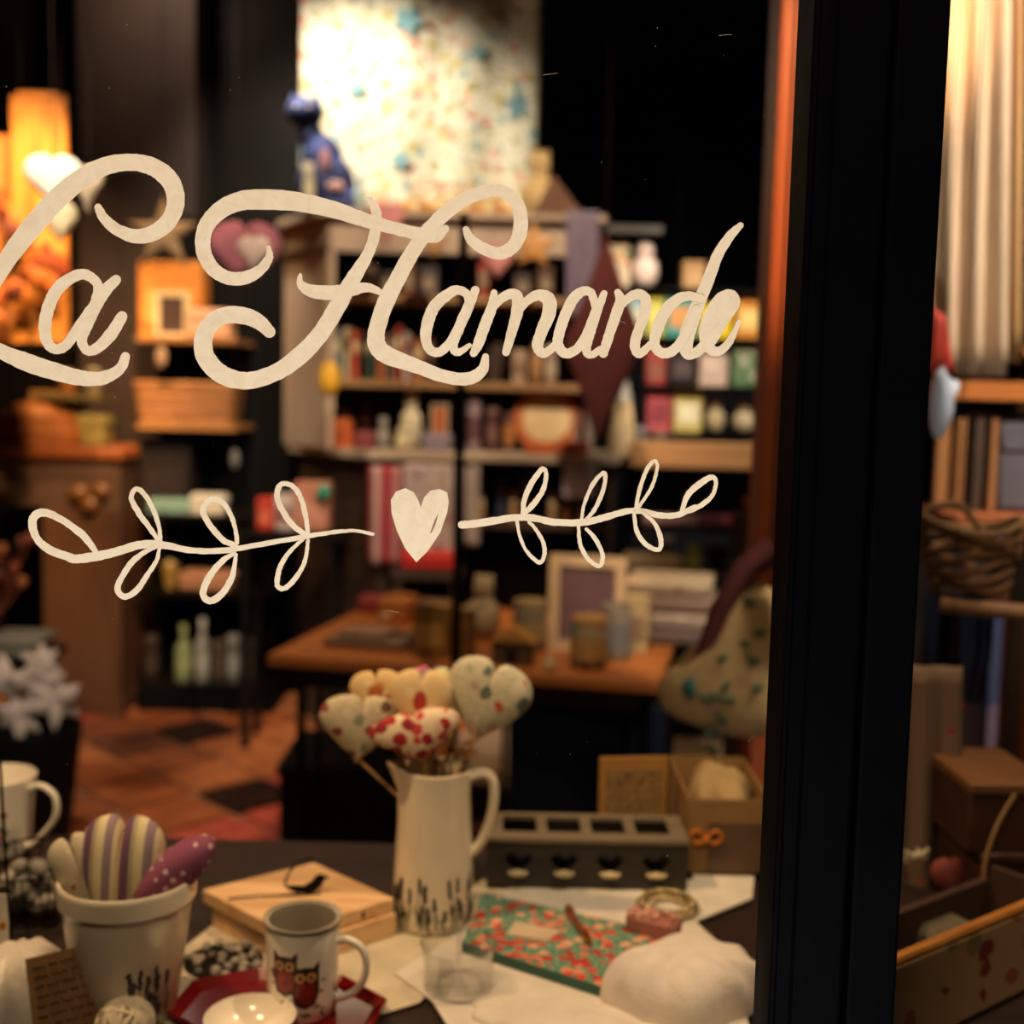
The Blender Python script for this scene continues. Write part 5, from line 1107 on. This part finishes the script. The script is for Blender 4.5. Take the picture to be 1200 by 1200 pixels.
part('leaf_print', lp_, mat('33482e', .9), bt)
part('strap', MB().tube([((x - 848) * k, -.03, (740 - y) * k) for x, y in ((900, 640), (868, 662), (840, 712), (820, 770), (808, 800))], [.03, .026, .022, .016, .010], 8), mat('4e1713', .8), bt)
part('tassel', MB().ball(((806 - 848) * k, -.04, (803 - 740) * -k), (.014, .014, .022), 8), mat('23564e', .8), bt)
part('hook_cord', MB().tube([((900 - 848) * k, 0, (740 - 640) * k), ((903 - 848) * k, .0, ZC - ba.z)], .003, 5), mat('1a120e', .8), bt)

# ------------------------------------------------------------------ left: chest, boards, garland
CY = 5.45
zch = W(70, 524, CY).z; x1_ = fx(146, CY, zch)
ch = thing('wooden_chest', 'tall brown wooden chest with orange-lit top at the left', 'chest', (x1_, CY, 0))
cw2 = 1.05; hw_ = wood('5a3820', '422814', 'z', 1.5, .5)
part('top_board', MB().box((-cw2 / 2, .28, zch - .025), (cw2, .62, .05)), wood('a3592a', '7f4220', 'x', 2, .4), ch, bevel=.008)
part('frieze', MB().box((-cw2 / 2, .28, zch - .16), (cw2 - .04, .56, .22)), wood('5a4030', '453024', 'x', 2, .5), ch)
part('pedestal', MB().box((-.20, .28, (zch - .27) / 2), (.36, .56, zch - .27)), hw_, ch, bevel=.004)
part('pedestal', MB().box((-cw2 + .12, .28, (zch - .27) / 2), (.2, .56, zch - .27)), hw_, ch)
part('plinth', MB().box((-.20, .27, .04), (.38, .60, .08)), hw_, ch)
cbx = MB()
for q, (px, py) in enumerate(((92, 578), (118, 576), (105, 592))): p = W(px, py, CY - .01) - Vector(ch.location); cbx.ball(p, (.05, .035, .045), 8)
part('carved_scroll', cbx, wood('6a4018', '4a2a10', 'z', 6, .35), ch)
br2 = thing('bread_basket', 'round orange-brown wicker basket on the left chest', 'basket', (Xof(40, CY + .1, zch), CY + .14, zch))
wk = wood('a2602c', '6a3a18', 'x', 20, .6)
for i in range(6):
    r = .17 + .012 * math.sin(i); part('woven_band', MB().tube([(r * 1.05 * math.cos(a), .12 * math.sin(a) * r / .17, .014 + i * .024) for a in [2 * PI * q / 28 for q in range(28)]], .014, 6, closed=True), wk, br2)
part('bread', MB().ball((-.03, 0, .13), (.14, .10, .075), 10), wood('b06a30', '8a4a1c', 'x', 6), br2)
G('box', 35, 78, 458, CY + .34, zch, 'a5713a', 'tan wooden box behind the wicker basket', dep=.1, col2='b98a50'); G('cloth', 88, 122, 486, CY + .2, zch, '84763c', 'olive folded cloth right of the wicker basket', dep=.14)
zs2 = W(85, 462, CY + .2).z
hsf = thing('wall_shelf', 'small dark wall shelf above the olive cloth', 'shelf', (Xof(86, CY + .35, zs2), CY + .3, zs2))
part('board', MB().box((0, .1, -.012), (.32, .26, .024)), mat('6a5a30', .6), hsf); part('bracket', MB().box((0, .2, -.15), (.02, .03, .26)), cabd, hsf)
G('bowl', 62, 88, 436, CY + .3, zs2, '9a5c28', 'amber bowl on the small wall shelf', col2='c29054'); G('bowl', 92, 118, 434, CY + .3, zs2, '8a7a60', 'greyish bowl on the small wall shelf', col2='b8a88c')
# tall boards
BY = 4.9
bz = W(50, 402, BY).z
rb_ = thing('plank_display', 'hanging tall orange-lit wooden plank board with a shorter plank at its left', 'board', (Xof(50, BY, bz), BY, 0))
ow = wood('c07c34', '8a4e1c', 'z', 3, .5); kB = BY / F_PX
tz = W(50, 110, BY).z
part('plank', MB().box((0, 0, (bz + tz) / 2), (60 * kB, .03, tz - bz)), ow, rb_, bevel=.003)
part('plank_frame', MB().box((27 * kB, -.02, (bz + tz) / 2), (6 * kB, .012, tz - bz)).box((-27 * kB, -.02, (bz + tz) / 2), (6 * kB, .012, tz - bz)).box((0, -.02, tz - .01), (60 * kB, .012, .02)), ow, rb_)
tz2 = W(10, 157, BY).z
part('plank', MB().box((-70 * kB, .035, (bz + tz2) / 2), (78 * kB, .03, tz2 - bz)), wood('b87638', '7f4a1c', 'z', 3, .5), rb_, bevel=.003)
for sx in (-.08, .08): part('hanging_cord', MB().tube([(sx, 0, tz - .01), (sx, 0, ZC)], .003, 5), mat('1a120c', .8), rb_)
lm_ = [mesh('leaf', MB().puff([(x, z) for x, z in heart(.075, .08, 14)], .008, 2), mat(c, .7, var=.3)) for c in ('8a3a12', 'a85418', '5a2410', 'b8661e')]
ga = thing('leaf_garland', 'garland of rust and orange fabric leaves draped over the wooden planks', 'garland', W(30, 270, BY - .12))
R = random.Random(12)
path = [(-25, 215), (0, 235), (18, 262), (40, 285), (60, 300), (70, 322), (40, 318), (15, 340), (0, 365), (-20, 385)]
for i, (px, py) in enumerate(crs([(a, b) for a, b in path], 5)):
    p = W(px + R.uniform(-9, 9), py + R.uniform(-9, 9), BY - .12 + R.uniform(-.03, .02)) - ga.location
    o = bpy.data.objects.new('leaf', R.choice(lm_)); COL.objects.link(o); o.parent = ga; o.location = p; o.rotation_euler = (R.uniform(-.5, .5), R.uniform(0, 6.28), R.uniform(-.6, .6))
part('cord', MB().tube([W(px, py, BY - .10) - ga.location for px, py in path], .004, 5), mat('4a2a14', .8), ga)
# poinsettias, lower left
pf = W(38, 815, 3.7); t = thing('white_poinsettia', 'white fabric poinsettia flowers in a black pot, lower left', 'plant', (pf.x, pf.y, 0))
zpt = W(38, 850, 3.7).z
part('pot', MB().lathe([(1e-5, 0), (.10, 0), (.15, zpt), (.14, zpt), (.10, .02), (1e-5, .02)], 28), mat('0f0b09', .6), t)
pet = mesh('petal', MB().puff(crs([(0, 0), (.022, .03), (.014, .065), (0, .085), (-.014, .065), (-.022, .03), (0, 0)], 2)[:-1], .004, 2, cx=0, cz=.04), mat('b7a39a', .85))
for fx_, fy_, fs in ((-40, 800, 1.1), (6, 805, 1.2), (34, 822, 1.1), (-22, 840, 1.0), (10, 778, .8)):
    c = W(38 + fx_ * .8, fy_, 3.68 + .003 * fx_ * 0) - Vector(t.location)
    for q in range(6):
        o = bpy.data.objects.new('petal', pet); COL.objects.link(o); o.parent = t; o.location = c; o.rotation_euler = (R.uniform(-.5, .1), q * PI / 3 + R.uniform(-.2, .2), R.uniform(-.3, .3)); o.scale = (fs,) * 3
part('stem', MB().tube([(0, 0, zpt - .05), (0, 0, zpt + .1)], .006, 6).tube([(-.04, 0, zpt - .05), (-.06, 0, zpt + .12)], .004, 6), mat('2c3018', .8), t)
zgc = W(20, 772, 4.3).z
solo('low_table', 'dark low table behind the white poinsettias', 'table', MB().box((0, 0, zgc - .015), (.34, .3, .03)).box((.13, -.1, (zgc - .03) / 2), (.03, .03, zgc - .03)).box((-.13, -.1, (zgc - .03) / 2), (.03, .03, zgc - .03)).box((.13, .1, (zgc - .03) / 2), (.03, .03, zgc - .03)).box((-.13, .1, (zgc - .03) / 2), (.03, .03, zgc - .03)), mat('1a120c', .6), (Xof(5, 4.4, zgc), 4.42, 0))
G('cloth', -20, 42, 748, 4.3, zgc, '6a6458', 'grey-green folded cloth on the low table at the left edge', dep=.2)
dr = thing('dried_flowers', 'rust dried flower bunch in a dark jar at the left edge', 'plant', (Xof(10, 4.62, zgc), 4.47, zgc))
part('jar', MB().solid([(.05, 0), (.06, .05), (.04, .12)], 20), mat('1a1210', .4), dr)
for i in range(26):
    e = Vector((R.uniform(-.15, .16), R.uniform(-.06, .06), R.uniform(.22, .46))); part('dried_flower', MB().tube([(0, 0, .08), e], .003, 4).ball(e, (.020, .02, .026), 5), [mat('7a3414', .8), mat('5a2410', .8), mat('8a4a20', .8)][i % 3], dr)

# ------------------------------------------------------------------ black rack at left
KY = 5.55
kz = [W(230, y, KY).z for y in (395, 498, 604, 694, 803)]; kx0, kx1 = fx(160, KY, 1.4), fx(322, KY, 1.4)
rk2 = thing('black_rack', 'tall black shelf rack between the wooden chest and the dresser', 'rack', (0, KY, 0))
wsh = wood('9a6a3c', '74491f', 'x', 3, .5); xm = fx(276, KY, 1.4)
for i, z in enumerate(kz):
    part('shelf', MB().box(((kx0 + (xm if i < 2 else kx1)) / 2, .20, z - .012), ((xm if i < 2 else kx1) - kx0, .40, .024)), wsh if i < 2 else mat('120d0a', .5), rk2)
for x in (kx0, fx(186, KY, 1.4) , kx1): part('post', MB().box((x, .39, kz[0] / 2 + .3), (.022, .022, kz[0] + .6)), bm2, rk2)
part('back_panel', MB().box(((kx0 + kx1) / 2, .41, kz[0] / 2 + .3), (kx1 - kx0, .012, kz[0] + .6)), mat('080606', .8), rk2); part('base', MB().box(((kx0 + kx1) / 2, .2, .05), (kx1 - kx0, .42, .1)), mat('080606', .7), rk2)
t = G('box', 162, 236, 306, KY + .12, kz[0], '', 'amber-lit open wooden box standing on the left rack\'s top shelf', m=wood('c2772a', '8a4e1a', 'x', 3), col2=mat('d99a50', .6), dep=.16, name='wooden_box')
G('frame', 176, 216, 340, KY + .02, kz[0], 'c9b48c', 'small cream frame with dark picture in front of the amber wooden box', col2='3a2018')
G('cloth', 218, 268, 362, KY + .04, kz[0], 'cf9a78', 'pinkish cloth lying right of the small cream frame', dep=.16)
t = thing('wicker_basket', 'rectangular wicker basket on the left rack\'s second shelf', 'basket', (Xof(212, KY, kz[1]), KY + .17, kz[1]))
bw_ = 116 * KY / F_PX; bh_ = W(212, 447, KY).z - kz[1]
wkm = [wood('a87446', '7a4e28', 'x', 12, .7), wood('8e5e36', '6a4222', 'x', 12, .7)]
for i in range(7):
    z = (i + .5) * bh_ / 7; s = .90 + .1 * i / 6
    part('woven_band', MB().tube([(x * s, y * s, z) for x, y in rrect(bw_, .30, .05)], bh_ / 15, 6, closed=True), wkm[i % 2], t)
for q in range(14):
    x, y = rrect(bw_, .30, .05, 3)[q % 16]; part('woven_stake', MB().tube([(x * .9, y * .9, 0.002), (x * 1.01, y * 1.01, bh_)], .006, 5), wkm[1], t)
for q in range(9): part('woven_stake', MB().tube([((-.42 + q * .105) * bw_ * .9, -.137, .002), ((-.42 + q * .105) * bw_, -.156, bh_)], .006, 5), wkm[0], t)
part('floor_panel', MB().box((0, 0, .012), (bw_ * .85, .25, .012)), wkm[1], t)
hangheart(189, 418, KY - .1, 14, 30, mat('8a6f5c', .6), 'small pinkish spoon-shaped ornament hanging from the left rack', 0, .012, 'hanging_ornament', 'ornament', ell(.025, .05))
hangheart(275, 538, KY - .1, 14, 30, mat('6a6a66', .5), 'small grey metal ornament hanging low at the left rack', 0, .012, 'hanging_ornament', 'ornament', ell(.02, .045))
G('box', 163, 222, 516, KY + .1, kz[2], '221c1a', 'dark grey-brown box on the left rack\'s third shelf', dep=.2, col2='2e2624')
G('cloth', 172, 222, 586, KY + .0, kz[2], '7fa395', 'pale teal folded cloth on the left rack\'s third shelf', dep=.1); G('cloth', 222, 262, 580, KY + .0, kz[2], 'd5cdbc', 'white folded cloth beside the pale teal one', dep=.1)
G('bowl', 186, 206, 662, KY + .04, kz[3], 'b08a3c', 'yellow bowl on the left rack\'s fourth shelf', col2='c8b07a', dep=.09); G('cloth', 208, 268, 672, KY + .04, kz[3], 'b07a58', 'salmon-tan folded cloth on the left rack\'s fourth shelf', dep=.16)
G('bottle', 203, 222, 734, KY + .04, kz[4], '6f7850', 'tall green bottle on the left rack\'s lowest shelf', col2='8a9060'); G('bottle', 226, 244, 726, KY + .06, kz[4], '85807a', 'whitish bottle next to the tall green one', col2='a8a49c')
G('jar', 248, 262, 752, KY + .06, kz[4], '4a3a28', 'brown jar third on the lowest left rack shelf', col2='5a4a38'); G('jar', 264, 280, 746, KY + .06, kz[4], '6a6a62', 'grey jar with pale lid on the lowest left rack shelf', col2='a0a098')
G('jar', 166, 184, 746, KY + .06, kz[4], '2e2018', 'dark brown jar at the left end of the lowest rack shelf', col2='3a2a20'); G('jar', 284, 300, 750, KY + .06, kz[4], '3a2c22', 'dim brown jar at the right end of the lowest rack shelf', col2='4a3a30')

# ------------------------------------------------------------------ right: jamb and things behind the door pane
j0 = W(908, 200, 2.5).x; 
structure('trim_2', MB().box((j0 + .10, 2.56, ZC / 2), (.20, .12, ZC)), wood('a04a1c', '7c3412', 'z', 2, .55), bevel=.006)
hang('linen_curtain', 'long beige linen curtain hanging behind the door glass', 1092, 1186, -160, 440, 2.2, mat('d3b598', .9, var=.08, scale=5), folds=3, amp=.013, cat='curtain', solid=.003)
hang('ochre_curtain', 'ochre edged panel hanging behind the beige curtain', 1150, 1200, -160, 425, 2.32, stripes(['b98a3c', 'a8784c', 'b98f60', 'a98a54'], .11, 'x'), folds=2, amp=.012, cat='curtain', solid=.003)
solo('curtain_rail', 'dark rail above the curtains behind the door glass', 'rail', MB().tube([W(1060, -158, 2.26), W(1260, -158, 2.26)], .012, 8), mat('120d0a', .5), (0, 0, 0))
zrs = W(1160, 447, 2.6).z
sr = thing('side_cabinet', 'orange-brown wooden shelf unit behind the door glass', 'shelf', (Xof(1180, 2.6, zrs), 2.6, 0))
ow2 = wood('9c5a24', '74401a', 'x', 3, .5)
part('shelf', MB().box((.02, .15, zrs - .02), (.28, .32, .04)), ow2, sr)
for y in (250, 328, 372, 410): part('shelf', MB().box((.10, .15, W(1190, y, 2.6).z), (.13, .30, .022)), ow2, sr)
part('side_panel', MB().box((.165, .15, 1.2), (.02, .32, 2.4)), ow2, sr); part('back_panel', MB().box((.10, .31, 1.95), (.13, .012, .75)), mat('3a1a10', .7), sr)
for i, (px, w3) in enumerate(((1104, 14), (1124, 11), (1146, 10), (1164, 8))):
    k = 2.6 / F_PX; part('slat', MB().box((Xof(px, 2.6, 1.3) - sr.location.x, .02, zrs - .04 - .14), (w3 * k, .02, .20)), wood('8a5c34', '68411f', 'z', 6, .5) if i != 2 else mat('3a2a1c', .6), sr)
part('lower_board', MB().box((.02, .10, zrs - .30), (.30, .36, .03)), wood('8a4a28', '6a3418', 'x', 3, .5), sr)
for sx in (-.10, .14): part('leg', MB().box((sx, .2, (zrs - .31) / 2), (.03, .03, zrs - .31)), cabd, sr)
G('cloth', 1166, 1215, 482, 2.62, zrs - .285, '4b4650', 'dark grey folded cloth on the lower board behind the door glass', dep=.2)
cpp = W(1104, 475, 2.05); t = thing('white_ornament', 'bluish white ornament with pointed top hanging by the black door frame', 'ornament', cpp)
k = 2.05 / F_PX
part('body', MB().puff(crs([((x - 1100) * k, (475 - y) * k) for x, y in [(1098, 430), (1106, 443), (1117, 447), (1115, 456), (1111, 462), (1111, 485), (1106, 500), (1098, 515), (1090, 505), (1086, 470), (1090, 440), (1098, 430)]], 3)[:-1], .03, cx=0, cz=0), mat('cfdaf0', .5, var=.05), t)
part('cord', MB().tube([(-.002, 0, .05), (-.002, 0, ZC - cpp.z)], .001, 4), mat('2a2018', .8), t)
hangheart(1100, 405, 2.1, 30, 90, mat('b8341c', .7), 'red pointed ornament hanging above the bluish white one', 0, .02, 'hanging_ornament', 'ornament', [(-.02, .07), (.01, .05), (.018, 0), (.03, -.05), (.005, -.06), (-.02, -.04)])
# basket on rail
zrl = W(1150, 712, 1.95).z
rl_ = thing('wooden_rail', 'pale wooden rail carrying the wire-edged basket behind the door', 'rail', (Xof(1160, 1.95, zrl), 1.95, zrl))
part('bar', MB().tube([(-.07, .03, 0), (.14, -.03, -.01)], .014, 10), wood('a67a58', '80583c', 'x', 10), rl_)
bq = thing('twig_basket', 'oval twig basket with pale rim on the wooden rail', 'basket', (Xof(1143, 1.97, zrl + .02), 2.0, zrl + .016))
kx = 2.0 / F_PX
for i in range(9):
    s = .72 + .28 * (i / 8) ** .7; part('woven_band', MB().tube([(58 * kx * s * math.cos(a), .055 * s * math.sin(a), .008 + i * .0135 + .012 * math.sin(a * 2 + i)) for a in [2 * PI * q / 30 for q in range(30)]], .0072, 6, closed=True), mat('6a4826', .8, var=.3, scale=50) if i < 8 else mat('806038', .7), bq)
part('base_panel', MB().solid([(.03, 0), (.05, .004)], 24), mat('3a2412', .8), bq)
part('handle', MB().tube(crs([(-58 * kx, 0, .10), (-60 * kx, 0, .135), (-20 * kx, 0, .15), (10 * kx, 0, .11), (30 * kx, -.02, .08), (58 * kx, 0, .12)], 4), .006, 6), mat('7a5a38', .7), bq)
for i, (px, dx) in enumerate(((1149, -6), (1163, -10))):
    solo('black_strap', ('left', 'right')[i] + ' black strap dangling below the wooden rail', 'strap', MB().tube([(0, 0, 0), (0, 0, -.06), (dx * kx * .4, 0, -.1), (dx * kx, 0, -.14)], .0035, 6), mat('060505', .6), (Xof(px, 1.93, zrl), 1.93, zrl - .01))
hang('reflection_rug', 'added blue, pink and grey striped rug imitating the street reflection, far behind the twig basket', 1085, 1260, 596, 960, 3.0, stripes(['6a5a62', '8a4a4c', '5a4a5c', '2c3450', '2a3250', '4a4a58'], .84, 'z', off=.1), folds=2, amp=.02, cat='rug')  # made-up hanging in place of the street reflection in the door pane
solo('reflection_rug_rail', 'added dark rail holding the reflection rug', 'rail', MB().tube([W(1070, 595, 3.0), W(1275, 595, 3.0)], .01, 8).tube([W(1075, 595, 3.0), Vector((W(1075, 595, 3.0).x, 3.0, 0))], .01, 8).tube([W(1270, 595, 3.0), Vector((W(1270, 595, 3.0).x, 3.0, 0))], .01, 8), mat('120d0a', .5), (0, 0, 0))
solo('black_garment', 'narrow black fabric strip hanging left of the dangling straps', 'fabric', MB().box((0, 0, 0), (.045, .02, .17), taper=.8), mat('060505', .9), W(1112, 760, 2.1), bevel=.006)
solo('fabric_hook', 'black cord the narrow black strip hangs from', 'cord', MB().tube([(0, 0, 0), (0, 0, ZC - W(1112, 700, 2.1).z)], .0015, 5), mat('060505', .9), W(1112, 706, 2.1))
rr_ = W(1110, 830, 1.9); t = thing('red_ribbon', 'orange-red ribbon bow with tails behind the door glass', 'ribbon', rr_)
rm = mat('a8301a', .5)
for s in (-1, 1): part('tail', MB().tube(crs([(0, 0, 0), (s * .010, 0, -.03), (s * .018 - .01, 0, -.065)], 4), .005, 6), rm, t); part('bow_loop', MB().tube(crs([(0, 0, 0), (s * .014, 0, .016), (s * .026, 0, .004), (0, 0, 0)], 4), .004, 6), rm, t)
part('cord', MB().tube([(0, 0, 0), (0, 0, ZC - rr_.z)], .0008, 4), mat('1a100c', .8), t)

# ------------------------------------------------------------------ sub-parts hang under the part they sit on
SUB = dict(label_panel='body', label_band='body', print_band='body', spine_label='cover', nose='body', centre='disc', print_patch='heart', handwriting='sheet',
           tag_print='hang_tag', pupil_print='owl_eye_print', owl_belly_print='owl_print', clip='barrel', door='walls', picture='frame', label='front_cover', berry_print='body',
           printed_flowers='printed_stems', printed_leaves='printed_stems', heart_patch='body', paw_patch='body', eye='body', inked_mark='box')
for o in list(S.objects):
    b_ = o.name.split('.')[0]
    if b_ in SUB and o.parent and o.parent.type == 'EMPTY' and o.location.length == 0:
        for q in o.parent.children:
            if q.name.split('.')[0] == SUB[b_] and q.location.length == 0: o.parent = q; break
